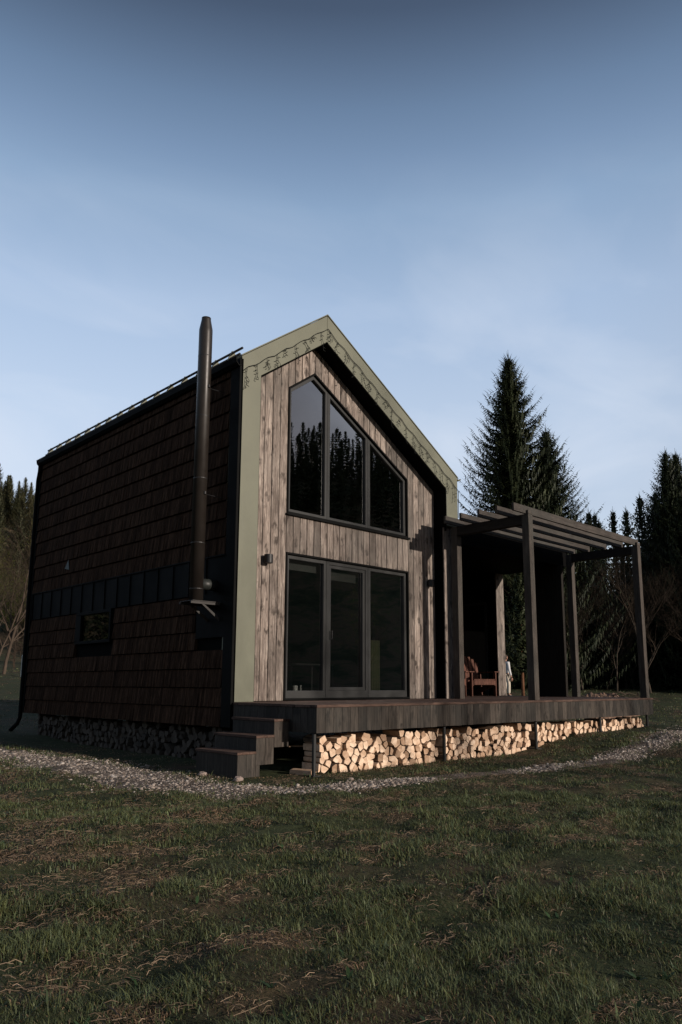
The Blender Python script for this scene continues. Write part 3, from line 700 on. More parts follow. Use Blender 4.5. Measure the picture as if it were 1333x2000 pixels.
def log_mesh(poly, c, depth, shrink, jag):
    # round some corners, keep others sharp like split wood
    n = len(poly); pts = []
    for i in range(n):
        p0, p1, p2 = Vector(poly[i-1]), Vector(poly[i]), Vector(poly[(i+1) % n])
        if random.random() < .65:
            for t in (.22, .08): pts.append(p1.lerp(p0, t)*.97+.03*Vector(c))
            pts.append(p1.lerp(p2, .2)*.98+.02*Vector(c))
        else: pts.append(p1)
    pts = [Vector(c)+(p-Vector(c))*shrink+Vector((random.uniform(-1, 1), random.uniform(-1, 1)))*jag for p in pts]
    return [(p.x-c[0], p.y-c[1]) for p in pts]
def bottom_front(x): return h1(x, -1.62)
logs_done = 0
def firewood_bay(u0, u1, vb, vt, cell, place, label, group, indiv=True, mat=None, mbx=None):
    global logs_done
    for c, poly in voronoi(u0, u1, vb, vt, cell):
        A = 0
        for i in range(len(poly)): A += poly[i-1][0]*poly[i][1]-poly[i][0]*poly[i-1][1]
        if abs(A)/2 < cell*cell*.16: continue
        ol = log_mesh(poly, c, .3, random.uniform(.86, .95), .0035); n = len(ol)
        off = random.uniform(-.035, .045); tilt = (random.uniform(-.18, .18), random.uniform(-.15, .15)); dl = .33
        vs = []
        for (a, d) in ol: vs.append((a, off+a*tilt[0]+d*tilt[1], d))
        for (a, d) in ol: vs.append((a*.93+.01, off+dl, d*.93))
        fs = [tuple(range(n)), tuple(range(2*n-1, n-1, -1))]+[(i, i+n, (i+1) % n+n, (i+1) % n) for i in range(n)]
        if indiv:
            mb = MB().add(vs, fs); o = mb.build('firewood_log', M_log); o.data.materials.append(M_bark)
            side = random.randrange(n); w_ = random.randint(0, n//2)
            for k in range(2, n+2):
                if (k-2-side) % n < w_: o.data.polygons[k].material_index = 1
            o.location, rz = place(c); o.rotation_euler = (0, 0, rz)
            tag(o, label, 'firewood', group); logs_done += 1
        else:
            loc, rz = place(c); T = Matrix.Translation(loc) @ Matrix.Rotation(rz, 4, 'Z')
            mbx.add([T @ Vector(v) for v in vs], fs)
fplace = lambda c: (Vector((c[0], DY0+.15, c[1])), 0)
firewood_bay(.20, 2.54, bottom_front, -.42, .106, fplace, 'pale split firewood log in the sunlit stack nearest the steps, under the deck', 'firewood logs stacked under the deck front')
firewood_bay(2.70, 5.05, bottom_front, -.42, .103, fplace, 'pale split firewood log in the middle bay under the pergola end of the deck', 'firewood logs stacked under the deck front')
firewood_bay(5.20, 9.38, bottom_front, -.42, .106, fplace, 'pale split firewood log in the low thinning stack at the far right under the deck', 'firewood logs stacked under the deck front')
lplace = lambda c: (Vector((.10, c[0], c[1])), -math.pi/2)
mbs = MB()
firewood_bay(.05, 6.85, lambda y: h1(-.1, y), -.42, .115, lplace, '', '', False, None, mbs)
o = mbs.build('shaded_firewood', M_logshade); tag(o, 'long row of stacked firewood coloured dark for the shade under the shingled side wall', 'firewood', kind='stuff')
# loose pieces
def block(name, label, loc, rz, dims, mat, cat, tilt=0):
    m = MB(); a, b_, c = dims; pts = [(-a, 0), (a*.95, 0), (a, c*.55), (a*.3, c), (-a*.9, c*.8)]
    m.poly_y(pts, -b_, b_); o = m.build(name, mat, bevel=.004); o.location = loc; o.rotation_euler = (tilt, 0, rz); return tag(o, label, cat)
block('loose_log', 'loose split log lying on the ground beside the steel deck post', (.07, -1.45, h1(.07, -1.45)), .25, (.07, .16, .065), M_log, 'firewood')
block('loose_plank', 'short board lying in the dark gap under the deck behind the steps', (.5, -.9, -.58), .9, (.05, .16, .02), M_log, 'board')
def rock(name, label, x, y, s, seed):
    r_ = random.Random(seed); bm = bmesh.new(); bmesh.ops.create_icosphere(bm, subdivisions=2, radius=1)
    for v in bm.verts: v.co *= 1+r_.uniform(-.16, .16)
    for v in bm.verts: v.co.x *= s*1.2; v.co.y *= s; v.co.z *= s*.7
    me = bpy.data.meshes.new(name); bm.to_mesh(me); bm.free(); me.materials.append(plain(name+'_stone', (.24, .19, .165), .9, 0, 20, .3, .4)); o = bpy.data.objects.new(name, me); COL.objects.link(o)
    o.location = (x, y, h1(x, y)+s*.4); return tag(o, label, 'stone')
rock('stone', 'rounded pinkish stone at the foot of the lowest step', -.86, -1.36, .05, 1)
rock('stone', 'small white stone on the path below the first firewood bay', .05, -2.33, .032, 2)
rock('stone', 'flat stone in the shade left of the steps', -.95, -.75, .05, 3)

# ------------------------------------------------------------------ Adirondack chairs
def adirondack():
    t = thing('adirondack_chair', 'reddish-brown slatted garden chair angled beside the porch wall', 'chair', (0,0,0))
    # facing -Y, seat slopes back
    bt = MB()
    for k in range(7):
        s = k-3; a = s*.055; h = .74-.018*s*s
        T = Matrix.Translation((s*.058, .27, .27)) @ Matrix.Rotation(-.42, 4, 'X') @ Matrix.Rotation(a, 4, 'Y')
        bt.box(-.034, .034, -.010, .010, 0, h, T)
    bt.box(-.22, .22, .30, .325, .42, .48, None); bt.build('backrest', M_chair, t, bevel=.003)
    se = MB()
    for k in range(6):
        y = -.30+k*.098; T = Matrix.Translation((0, y, .375-k*.022)) @ Matrix.Rotation(-.2, 4, 'X')
        se.box(-.27, .27, -.043, .043, -.01, .01, T)
    se.build('seat', M_chair, t, bevel=.003)
    for s in (-1, 1):
        m = MB(); m.poly_x([(-.33, .36), (-.33, .24), (.62, .0), (.66, .10), (.0, .30)], s*.285-.012, s*.285+.012); m.build('side_rail', M_chair, t, bevel=.003)
        m = MB(); m.box(s*.312-.013, s*.312+.013, -.33, -.22, 0, .54); m.build('leg', M_chair, t, bevel=.003)
        m = MB(); m.poly_x([(.30, .02), (.37, .02), (.44, .55), (.37, .55)], s*.312-.012, s*.312+.012); m.build('leg', M_chair, t, bevel=.003)
        m = MB(); m.box(s*.33-.065, s*.33+.065, -.36, .46, .545, .568); m.build('armrest', M_chair, t, bevel=.004)
    m = MB(); m.box(-.27, .27, -.345, -.325, .26, .37); m.build('front_apron', M_chair, t, bevel=.003)
    return t
ch = adirondack(); ch.location = (8.27, 1.80, 0); ch.rotation_euler = (0, 0, -.42)
copy_tree(ch, (7.3, 1.95, 0), .1, 'reddish-brown slatted garden chair mostly hidden behind the inner pergola post')

# ------------------------------------------------------------------ trees
def spruce_mesh(Ht, Rb, nb, seed, dens=1., droop=.35, zb=.6, tw=.05):
    r = np.random.default_rng(seed); V = []; F = []
    tri = []
    z = zb; levels = []
    while z < Ht*.985:
        levels.append(z); z += (.34*(1-z/Ht)+.14)/dens*(Ht/14)
    tips = []
    for z in levels:
        t = 1-z/Ht; Lr = Rb*(t**.82)*r.uniform(.72, 1.12); nbr = max(4, int(nb*(.45+.55*t)))
        a0 = r.uniform(0, 6.28)
        for k in range(nbr):
            a = a0+k*2*math.pi/nbr+r.uniform(-.25, .25); L_ = Lr*r.uniform(.6, 1.18)
            up0 = .25-.55*t*droop*2
            ca, sa = math.cos(a), math.sin(a)
            ns = max(3, int(L_/.13*dens)); zz = z; prev = None
            for s in range(ns+1):
                f = s/ns; rad = L_*f
                hz = z+L_*(up0*f-droop*.35*math.sin(f*2.4)+.32*f**3)
                c = np.array([ca*rad, sa*rad, hz]); 
                wd = tw*(1.15-.6*f)*3.4
                for sd in (-1, 1):
                    ln = (.16+.40*(1-f)*min(1, L_/1.5))*r.uniform(.6, 1.2)*(Ht/14)**.5; sw = sd*r.uniform(.6, 1.25)
                    dx = ca*math.cos(sw)-sa*math.sin(sw); dy = sa*math.cos(sw)+ca*math.sin(sw)
                    dz = r.uniform(-.75, .12)
                    e = c+np.array([dx, dy, dz])*ln; wv_ = np.array([-dy, dx, r.uniform(-.5, .5)])*wd*.33
                    tri += [c-wv_, c+wv_, e]
                if r.random() < .55:
                    e = c+np.array([r.uniform(-.05, .05), r.uniform(-.05, .05), -r.uniform(.15, .42)*(Ht/14)**.5]); wv_ = np.array([-sa, ca, 0])*wd*.4
                    tri += [c-wv_, c+wv_, e]
            # upturned tip
            e = c+np.array([ca*.22, sa*.22, .18])*(Ht/14); wv_ = np.array([-sa, ca, .2])*tw*.5
            tri += [c-wv_, c+wv_, e]
    for k in range(14):
        zt = Ht*(.93+.07*k/14); a = r.uniform(0, 6.28); c = np.array([0, 0, zt]); e = c+np.array([math.cos(a)*.16, math.sin(a)*.16, .28])*(Ht/14)**.7
        wv_ = np.array([-math.sin(a), math.cos(a), 0])*.02; tri += [c-wv_, c+wv_, e]
    return np.array(tri)
def make_tree_proto(name, label, Ht, Rb, nb, seed, dens, mat, group=None, trunk=M_barktree, **k):
    t = thing(name, label, 'tree', (0,0,0), 0, group)
    V = spruce_mesh(Ht, Rb, nb, seed, dens, **k); n = len(V)
    o = np_mesh('crown', V, np.arange(n), np.full(n//3, 3), mat); o.parent = t
    m = MB(); m.tube([(0, 0, -.4), (0, 0, Ht*.3), (.03, 0, Ht*.7), (0, 0, Ht*1.02)], [Ht*.014, Ht*.011, Ht*.005, .006], 8); m.build('trunk', trunk, t, smooth=True)
    return t
# big spruce with a second leader behind the pergola
A = make_tree_proto('spruce_tree', 'tallest dark spruce rising behind the pergola', 19.2, 5.9, 14, 5, 1.9, M_needle, droop=.38, zb=.6)
A.location = (28.98, 14.03, h1(28.98, 14.03)-.1)
B = make_tree_proto('spruce_tree', 'shorter spruce pressed against the right side of the tallest spruce', 15.0, 5.2, 13, 8, 1.85, M_needle, droop=.25, zb=.5)
B.location = (31.05, 13.0, h1(31.05, 13.0)-.1)
C1 = make_tree_proto('spruce_tree', 'tall dark spruce at the right edge of the photo', 13.8, 4.7, 12, 21, 1.5, M_needle, 'dark spruces at the right edge', zb=.4)
C1.location = (36.2, 8.3, h1(36.2, 8.3)-.1)
GR = 'dark spruces at the right edge'
for x, y, s, rz in ((38.45, 8.6, 1.03, 1.2), (36.9, 10.1, .62, 2.6), (37.9, 9.75, .86, 1.9), (39.6, 9.2, 1.02, .4), (37.8, 5.4, 1.05, 2.2), (34.8, 7.0, .78, 3), (40.5, 10.2, .8, 4), (34.4, 9.9, .46, 5), (41, 3.0, 1.1, .6), (33.5, 4.2, .7, 2.9)):
    copy_tree(C1, (x, y, h1(x, y)-.1), rz, 'dark spruce in the clump at the right edge of the photo', GR, (s, s, s))
P1_ = make_tree_proto('spruce_tree', 'dark spruce in the shaded wood beyond the deck', 11, 2.6, 8, 31, .72, M_needle, 'spruces in the wood right of the cabin', tw=.10)
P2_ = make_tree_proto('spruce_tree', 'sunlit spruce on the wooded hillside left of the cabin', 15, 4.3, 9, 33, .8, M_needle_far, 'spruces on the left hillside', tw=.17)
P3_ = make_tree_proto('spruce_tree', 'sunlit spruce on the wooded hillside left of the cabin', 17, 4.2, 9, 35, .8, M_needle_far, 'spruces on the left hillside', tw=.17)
first = {}
def scatter(protos, n, az0, az1, r0, r1, s0, s1, label, group, seed, pw=1.):
    r = random.Random(seed); cnt = 0
    for k in range(n):
        az = R(r.uniform(az0, az1)); rr = r0+(r1-r0)*r.random()**pw; x = 3+rr*math.sin(az); y = rr*math.cos(az); z = h1(x, y)-.2; s = r.uniform(s0, s1)
        pr_ = r.choice(protos)
        if pr_.name not in first: first[pr_.name] = 1; pr_.location = (x, y, z); pr_.scale = (s, s, s); pr_['label'] = label; pr_['group'] = group
        else: copy_tree(pr_, (x, y, z), r.uniform(0, 6.28), label, group, (s*r.uniform(.85, 1.1), s*r.uniform(.85, 1.1), s))
scatter([P1_], 77, 58, 84, 36, 66, .55, 1.05, 'dark spruce in the shaded wood beyond the deck', 'spruces in the wood right of the cabin', 1)
scatter([P1_], 48, 56, 90, 66, 135, .8, 1.4, 'distant dark spruce on the slope right of the cabin', 'distant spruces on the right slope', 2)
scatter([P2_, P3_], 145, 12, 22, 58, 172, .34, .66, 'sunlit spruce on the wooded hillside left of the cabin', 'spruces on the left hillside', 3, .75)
scatter([P1_], 10, -32, -14, 30, 40, .8, 1.1, 'dark spruce on the far left, mirrored in the small side window', 'spruces left of the frame', 6)
# wood on the hill behind the viewer: one mass, seen only mirrored in the gable window
base_t = [spruce_mesh(11, 2.2, 6, q, .42, tw=.22) for q in (1, 2, 3)]
rw = random.Random(12); acc = []
for k in range(420):
    az = R(rw.uniform(122, 152)); rr = 95+85*rw.random()**.7; x = 3+rr*math.sin(az); y = rr*math.cos(az); sc = rw.uniform(.55, 1.25)
    acc.append(base_t[k % 3]*sc+np.array([x, y, h1(x, y)-.3]))
acc = np.concatenate(acc); o = np_mesh('hillside_wood', acc, np.arange(len(acc)), np.full(len(acc)//3, 3), M_needle)
tag(o, 'dense spruce wood on the hill behind the viewer, mirrored in the gable window', 'wood', kind='stuff')
for k, (dg, D_, s_) in enumerate(((61.6, 56, 1.12), (62.6, 60, 1.2), (63.3, 55, 1.05), (64.3, 61, 1.22), (65.2, 57, 1.15), (66.2, 60, 1.3), (63.0, 70, 1.35))):
    x, y = CAM.x+D_*math.sin(R(dg)), CAM.y+D_*math.cos(R(dg)); copy_tree(P1_, (x, y, h1(x, y)-.2), k*1.1, 'dark spruce in the shaded wood beyond the deck', 'spruces in the wood right of the cabin', (s_, s_, s_))
# bare trees
def bare_tree(seed, Ht, lean=(0, 0), spread=.5, depth=5, base=.12, split=3):
    r = random.Random(seed); tk = MB(); tw = MB()
    def grow(p, d, L_, rad, dep):
        n = 4; pts = [p]; rr = [rad]; q = p.copy(); dd = d.copy()
        for k in range(n):
            dd = (dd+Vector((r.uniform(-1, 1), r.uniform(-1, 1), r.uniform(-.3, .7)))*.13).normalized(); q = q+dd*L_/n; pts.append(q.copy()); rr.append(rad*(1-.5*(k+1)/n))
        (tk if dep >= depth-1 else tw).tube(pts, rr, 6 if dep >= depth-1 else 3, cap=False)
        if dep <= 0: return
        for k in range(split if dep < depth else split+1):
            i = r.randint(2, n); a = r.uniform(0, 6.28); side = Vector((math.cos(a), math.sin(a), r.uniform(-.1, .6)))
            nd = (dd*(1-spread)+side*spread).normalized(); grow(pts[i], nd, L_*r.uniform(.5, .78), rr[i]*.7, dep-1)
        grow(pts[-1], dd, L_*.7, rr[-1]*.9, dep-1)
    grow(Vector((0, 0, -.3)), Vector((lean[0], lean[1], 1)).normalized(), Ht*.42, base, depth)
    return tk, tw
def bare_proto(name, label, seed, Ht, bark, group=None, **k):
    t = thing(name, label, 'tree', (0,0,0), 0, group); tk, tw = bare_tree(seed, Ht, **k)
    tk.build('trunk', bark, t, smooth=True); tw.build('branches', M_twig, t); return t
Lt = bare_proto('bare_tree', 'leaning pale-trunked bare tree on the bank at the left edge', 41, 9.5, M_barkpale, lean=(.10, -.02), base=.10, spread=.4); 
Lt.location = (8.9, 33.6, h1(8.9, 33.6))
Lt2 = bare_proto('bare_tree', 'second thinner leaning bare tree beside the pale trunk at the left edge', 42, 8.5, M_barkpale, lean=(.26, -.1), base=.065, spread=.5)
Lt2.location = (8.3, 33.9, h1(8.3, 33.9))
Rb = bare_proto('bare_tree', 'grey bare tree in the dark wood right of the pergola', 43, 8, M_barktree, 'bare trees in the dark wood', base=.09, spread=.5)
Rb.location = (34, 12.5, h1(34, 12.5))
GB = 'bare trees in the dark wood'
rr_ = random.Random(9)
for k in range(16):
    az = R(rr_.uniform(64, 82)); q = rr_.uniform(27, 40); x = 3+q*math.sin(az); y = q*math.cos(az); s = rr_.uniform(.5, 1.05)
    copy_tree(Rb, (x, y, h1(x, y)-.1), rr_.uniform(0, 6.28), 'grey bare tree in the dark wood right of the pergola', GB, (s, s, s))
GL = 'bare trees on the left hillside'
for k in range(26):
    az = R(rr_.uniform(9, 22)); q = rr_.uniform(38, 88); x = 3+q*math.sin(az); y = q*math.cos(az); s = rr_.uniform(.6, 1.3)
    copy_tree(Rb if k % 2 else Lt2, (x, y, h1(x, y)-.1), rr_.uniform(0, 6.28), 'bare brown tree on the lower slope left of the cabin', GL, (s, s, s))
lf_ = thing('leafing_tree', 'yellow-green leafing tree on the lower left hillside', 'tree', (0,0,0), 0, 'yellow-green trees on the left hillside')
tk, tw = bare_tree(91, 8, base=.12, spread=.5, depth=3); tk.build('trunk', M_barktree, lf_); lv = []
for k in range(60):
    c0 = rng.normal(0, 1, 3)*np.array([1.5, 1.5, 1.4])+np.array([0, 0, 5.2])
    for q in range(36):
        c = c0+rng.normal(0, .42, 3); a_ = rng.normal(0, 1, 3); a_ /= np.linalg.norm(a_); b2 = np.cross(a_, rng.normal(0, 1, 3)); b2 /= np.linalg.norm(b2); lv += [c-a_*.11, c+b2*.07, c+a_*.12]
lv = np.array(lv); o = np_mesh('crown', lv, np.arange(len(lv)), np.full(len(lv)//3, 3), M_leaf); o.parent = lf_
rl = random.Random(21)
for k in range(13):
    az = R(rl.uniform(12, 21)); q = rl.uniform(58, 92); x = 3+q*math.sin(az); y = q*math.cos(az); s = rl.uniform(.6, 1.2)
    if k == 0: lf_.location = (x, y, h1(x, y)-.2)
    else: copy_tree(lf_, (x, y, h1(x, y)-.2), rl.uniform(0, 6), 'yellow-green leafing tree on the lower left hillside', 'yellow-green trees on the left hillside', (s, s, s*.8))
bs_ = thing('bare_shrub', 'bare brown shrub at the foot of the left hillside', 'shrub', (0,0,0), 0, 'bare shrubs at the foot of the left hillside')
tk, tw = bare_tree(95, 3.4, base=.04, spread=.62, depth=4, split=4); tk.build('stem', M_twig, bs_); tw.build('twigs', M_twig, bs_)
for k in range(22):
    az = R(rl.uniform(8, 20)); q = rl.uniform(35.5, 58); x = 3+q*math.sin(az); y = q*math.cos(az); s = rl.uniform(.5, 1.1)
    if k == 0: bs_.location = (x, y, h1(x, y)-.1)
    else: copy_tree(bs_, (x, y, h1(x, y)-.1), rl.uniform(0, 6), 'bare brown shrub at the foot of the left hillside', 'bare shrubs at the foot of the left hillside', (s*1.2, s*1.2, s))
m_birch = bare_proto('birch_tree', 'thin pale birch leaning to the right, seen through the pergola', 47, 6.5, M_barkpale, lean=(.32, -.28), base=.035, spread=.35, depth=3)
m_birch.location = (31, 10.2, h1(31, 10.2))
# orange pine trunk beside the second pergola post
t = make_tree_proto('conifer_tree', 'small conifer with a bare reddish trunk seen just left of the front pergola post', 5.6, 1.5, 8, 77, .9, M_needle, trunk=M_barkorange, zb=1.25, tw=.08)
t.location = (22.1, 9.42, h1(22.1, 9.42))
# trees behind the viewer: soft trunk and twig shadows
bt_ = bare_proto('bare_tree', 'tall bare tree behind the viewer whose shadow falls on the deck', 61, 12, M_barktree, base=.15, spread=.42)
bt_.location = (8.9, -27.3, h1(8.9, -27.3))
copy_tree(bt_, (-1.5, -30.5, h1(-1.5, -30.5)), 2.1, 'bare tree behind the viewer on the left', None, (.7, .7, .62))
copy_tree(bt_, (15.5, -27.5, h1(15.5, -27.5)), 4.1, 'bare tree behind the viewer on the far right', None, (.8, .8, .7))
sh = thing('bare_shrub', 'unseen bare shrub added behind the viewer to shade the grass', 'shrub', (0,0,0), 0, 'unseen shrubs added for foreground shade')  # out-of-view shrubs, added only to dapple the foreground grass with shade
tk, tw = bare_tree(71, 3.0, base=.03, spread=.6, depth=4, split=4); tk.build('stem', M_barktree, sh); tw.build('twigs', M_twig, sh)
for k in range(4):
    pass
rs = random.Random(3); spots = [(-3.6, -16.1), (.4, -15.6), (4.6, -16.3), (-1.4, -18.0)]
for k, (x, y) in enumerate(spots):
    s = rs.uniform(.75, 1.0)
    if k == 0: sh.location = (x, y, h1(x, y)); sh.scale = (s*1.3, s*1.3, s)
    else: copy_tree(sh, (x, y, h1(x, y)), rs.uniform(0, 6), 'unseen bare shrub added behind the viewer to shade the grass', 'unseen shrubs added for foreground shade', (s*1.3, s*1.3, s))
# small leafy tree mirrored in the sliding door
t = thing('young_tree', 'small budding tree that glints in the glass door', 'tree', (11.6, -8.0, h1(11.6, -8)))
tk, tw = bare_tree(81, 4.2, base=.03, spread=.4, depth=4); tk.build('trunk', M_barktree, t); tw.build('branches', M_twig, t)
lv = []
for k in range(700):
    c = np.array([rng.normal(0, .42), rng.normal(0, .42), rng.normal(3.55, .6)]); a = rng.normal(0, 1, 3); a /= np.linalg.norm(a); b2 = np.cross(a, rng.normal(0, 1, 3)); b2 /= np.linalg.norm(b2); lv += [c-a*.025, c+b2*.014, c+a*.03]
lv = np.array(lv); o = np_mesh('leaves', lv, np.arange(len(lv)), np.full(len(lv)//3, 3), M_leaf); o.parent = t

# soil and branch heap behind the right end of the deck
def heap(name, label, cx, cy, sx, sy, hz, mat, seed):
    r = np.random.default_rng(seed); n = 34; V = []; 
    for a in range(n):
        for b3 in range(n):
            u, v = a/(n-1)*2-1, b3/(n-1)*2-1; x = cx+u*sx; y = cy+v*sy
            k = max(0, 1-(u*u+v*v)); V.append((x, y, h1(x, y)-.03+hz*k**.7*(.6+.8*float(fbm(x*3+5, y*3, .9)))))
    F = [(a*n+b3, (a+1)*n+b3, (a+1)*n+b3+1, a*n+b3+1) for a in range(n-1) for b3 in range(n-1)]
    m = MB().add(V, F)
    return m.build(name, mat, smooth=False)
bm_ = NB('heap_soil'); n1 = bm_.noise(bm_.coord((1,1,1)), 7, 6, .7)
M_heap = bm_.finish(bm_.ramp(n1, [(.35, (.05, .03, .02)), (.55, (.16, .10, .07)), (.7, (.22, .16, .12))]), .95, n1, .8, .04)
o = heap('soil_heap', '', 14.3, 1.9, 1.9, 1.1, .62, M_heap, 1); tag(o, 'heap of reddish soil and roots behind the right end of the deck', 'soil heap')
o = heap('soil_heap', '', 15.2, 5.0, .9, .7, .45, M_heap, 2); tag(o, 'small soil heap beside the standing person, behind the porch', 'soil heap')
tk = MB(); rr2 = random.Random(4)
for k in range(70):
    x, y = rr2.gauss(14.3, .8), rr2.gauss(1.7, .45); z = h1(x, y)+rr2.uniform(.25, .6); a = rr2.uniform(0, 3.14); l_ = rr2.uniform(.15, .5)
    tk.tube([(x-l_*math.cos(a), y-l_*math.sin(a), z-.05), (x, y, z+.04), (x+l_*math.cos(a), y+l_*math.sin(a), z-.05+rr2.uniform(-.1, .1))], .012, 5)
tag(tk.build('brushwood', M_barkpale), 'tangle of pale sticks on the soil heap', 'brushwood', kind='stuff')
# white stake at the left edge
m = MB(); m.box(-.06, .06, -.06, .06, -.2, 1.1); m.add([(-.06, -.06, 1.1), (.06, -.06, 1.1), (.06, .06, 1.1), (-.06, .06, 1.1), (0, 0, 1.3)], [(0,1,4), (1,2,4), (2,3,4), (3,0,4)])
o = m.build('stake', M_white); o.location = (8.99, 31.2, h1(8.99, 31.2)); tag(o, 'short pale stake standing in the grass at the left edge', 'stake')

# ------------------------------------------------------------------ person
def skin_obj(name, verts, edges, radii, mat, parent=None, root=0, sub=2):
    me = bpy.data.meshes.new(name); me.from_pydata(verts, edges, []); o = bpy.data.objects.new(name, me); COL.objects.link(o)
    s = o.modifiers.new('skin', 'SKIN'); s.use_smooth_shade = True
    sv = me.skin_vertices[0].data if me.skin_vertices else None
    if sv is None:
        bm = bmesh.new(); bm.from_mesh(me); bm.verts.layers.skin.verify(); bm.to_mesh(me); bm.free(); sv = me.skin_vertices[0].data
    for i, r_ in enumerate(radii): sv[i].radius = (r_, r_) if not isinstance(r_, tuple) else r_; sv[i].use_root = (i == root)
    u = o.modifiers.new('sub', 'SUBSURF'); u.levels = sub; u.render_levels = sub
    me.materials.append(mat)
    if parent: o.parent = parent
    return o
M_skin = plain('skin', (.30, .17, .12), .6, 0, 8, .08)
M_shirt = plain('white_jacket', (.52, .52, .52), .8, 0, 6, .1, .3)
M_pants = plain('cream_trousers', (.46, .41, .34), .85, 0, 6, .1, .3)
M_hair = plain('hair_brown', (.035, .022, .015), .7, 0, 30, .3, .4)
per = thing('person', 'person in white jacket and cream trousers standing beyond the porch, half hidden by its wall', 'person', (21.1, 9.59, h1(21.1, 9.59)), 1.2)
v = [(0,0,.95), (0,0,1.10), (0,.01,1.28), (0,.01,1.42), (0,0,1.50), (0,-.01,1.56),
     (.18,.01,1.41), (.25,.02,1.14), (.27,-.05,.90), (.27,-.08,.80),
     (-.18,.01,1.41), (-.25,.02,1.14), (-.27,-.05,.90), (-.27,-.08,.80),
     (.095,0,.90), (.11,-.02,.50), (.12,.02,.09), (.12,-.12,.035),
     (-.095,0,.90), (-.12,-.04,.50), (-.14,-.02,.09), (-.14,-.16,.035)]
e_ = [(0,1),(1,2),(2,3),(3,4),(4,5),(3,6),(6,7),(7,8),(8,9),(3,10),(10,11),(11,12),(12,13),(0,14),(14,15),(15,16),(16,17),(0,18),(18,19),(19,20),(20,21)]
rd = [(.15,.11), (.13,.10), (.16,.11), (.13,.09), .055, .052, .055, .042, .030, .034, .055, .042, .030, .034, .085, .058, .042, .038, .085, .058, .042, .038]
body = skin_obj('body', v, e_, rd, M_skin, per)
# head
bm = bmesh.new(); bmesh.ops.create_uvsphere(bm, u_segments=24, v_segments=16, radius=1)
for q in bm.verts:
    c = q.co; x, y, z = c.x*.078, c.y*.098, c.z*.118
    if z < 0: x *= 1+z*2.4; y *= 1+z*1.2
    if y < 0 and abs(x) < .018 and -.035 < z < .02: y -= .022*(1-abs(x)/.018)*(1 if z < 0 else .5)
    if y < 0 and .02 < abs(x) < .045 and .0 < z < .022: y += .010
    q.co = (x, y, z+1.645)
me = bpy.data.meshes.new('head'); bm.to_mesh(me); bm.free(); hd = bpy.data.objects.new('head', me); COL.objects.link(hd); hd.parent = per; me.materials.append(M_skin)
for p_ in me.polygons: p_.use_smooth = True
for s in (-1, 1):
    m = MB(); m.tube([(s*.03, -.082, 1.655), (s*.03, -.092, 1.655)], [.010, .007], 8); m.build('eye', M_dark, hd)
    m = MB(); m.tube([(s*.075, .005, 1.62), (s*.088, .01, 1.64), (s*.082, .008, 1.665)], [.008, .016, .012], 8); m.build('ear', M_skin, hd, smooth=True)
m = MB(); m.tube([(-.025, -.083, 1.588), (0, -.09, 1.586), (.025, -.083, 1.588)], .006, 6); m.build('mouth', plain('lips', (.25, .08, .07), .5), hd)
bm = bmesh.new(); bmesh.ops.create_uvsphere(bm, u_segments=24, v_segments=16, radius=1)
for q in bm.verts:
    c = q.co; y = c.y*.108+.012; z = c.z*.124+.014
    if c.y < -.1 and c.z < .35: y = max(y, -.03)
    q.co = (c.x*.088, y, max(z, -.07)+1.645)
me = bpy.data.meshes.new('hair'); bm.to_mesh(me); bm.free(); hr = bpy.data.objects.new('hair', me); COL.objects.link(hr); hr.parent = per; me.materials.append(M_hair)
# hands
for s in (-1, 1):
    vv = [(s*.27, -.09, .80), (s*.272, -.10, .735)]; ee = [(0, 1)]; rr3 = [.028, .034]
    for k in range(4):
        x = s*.272+(k-1.5)*.004; y = -.10+(k-1.5)*.021; l_ = (.07, .078, .074, .06)[k]; n0 = len(vv)
        vv += [(x, y, .715), (x-s*.006, y, .715-l_*.5), (x-s*.022, y-.004, .715-l_)]; ee += [(1, n0), (n0, n0+1), (n0+1, n0+2)]; rr3 += [.010, .009, .0075]
    n0 = len(vv); vv += [(s*.262, -.145, .755), (s*.255, -.162, .715)]; ee += [(1, n0), (n0, n0+1)]; rr3 += [.012, .009]
    skin_obj('hand', vv, ee, rr3, M_skin, per, 0, 1)
jv = [(0,0,.90), (0,0,1.10), (0,.01,1.28), (0,.01,1.43), (0,.0,1.48), (.19,.01,1.42), (.26,.02,1.14), (.28,-.05,.87), (-.19,.01,1.42), (-.26,.02,1.14), (-.28,-.05,.87)]
skin_obj('jacket', jv, [(0,1),(1,2),(2,3),(3,4),(3,5),(5,6),(6,7),(3,8),(8,9),(9,10)], [(.19,.14), (.17,.13), (.19,.14), (.15,.11), .075, .075, .062, .046, .075, .062, .046], M_shirt, per)
pv_ = [(0,0,.96), (.10,0,.86), (.115,-.02,.50), (.12,.02,.11), (-.10,0,.86), (-.125,-.04,.50), (-.14,-.02,.11)]
skin_obj('trousers', pv_, [(0,1),(1,2),(2,3),(0,4),(4,5),(5,6)], [(.165,.125), .105, .078, .066, .105, .078, .066], M_pants, per)
for s, y0 in ((.12, .03), (-.14, -.01)):
    m = MB(); m.tube([(s, y0+.03, .045), (s, y0-.05, .045), (s, y0-.15, .035), (s, y0-.19, .03)], [.045, .05, .042, .02], 10); m.build('shoe', M_dark, per, smooth=True)

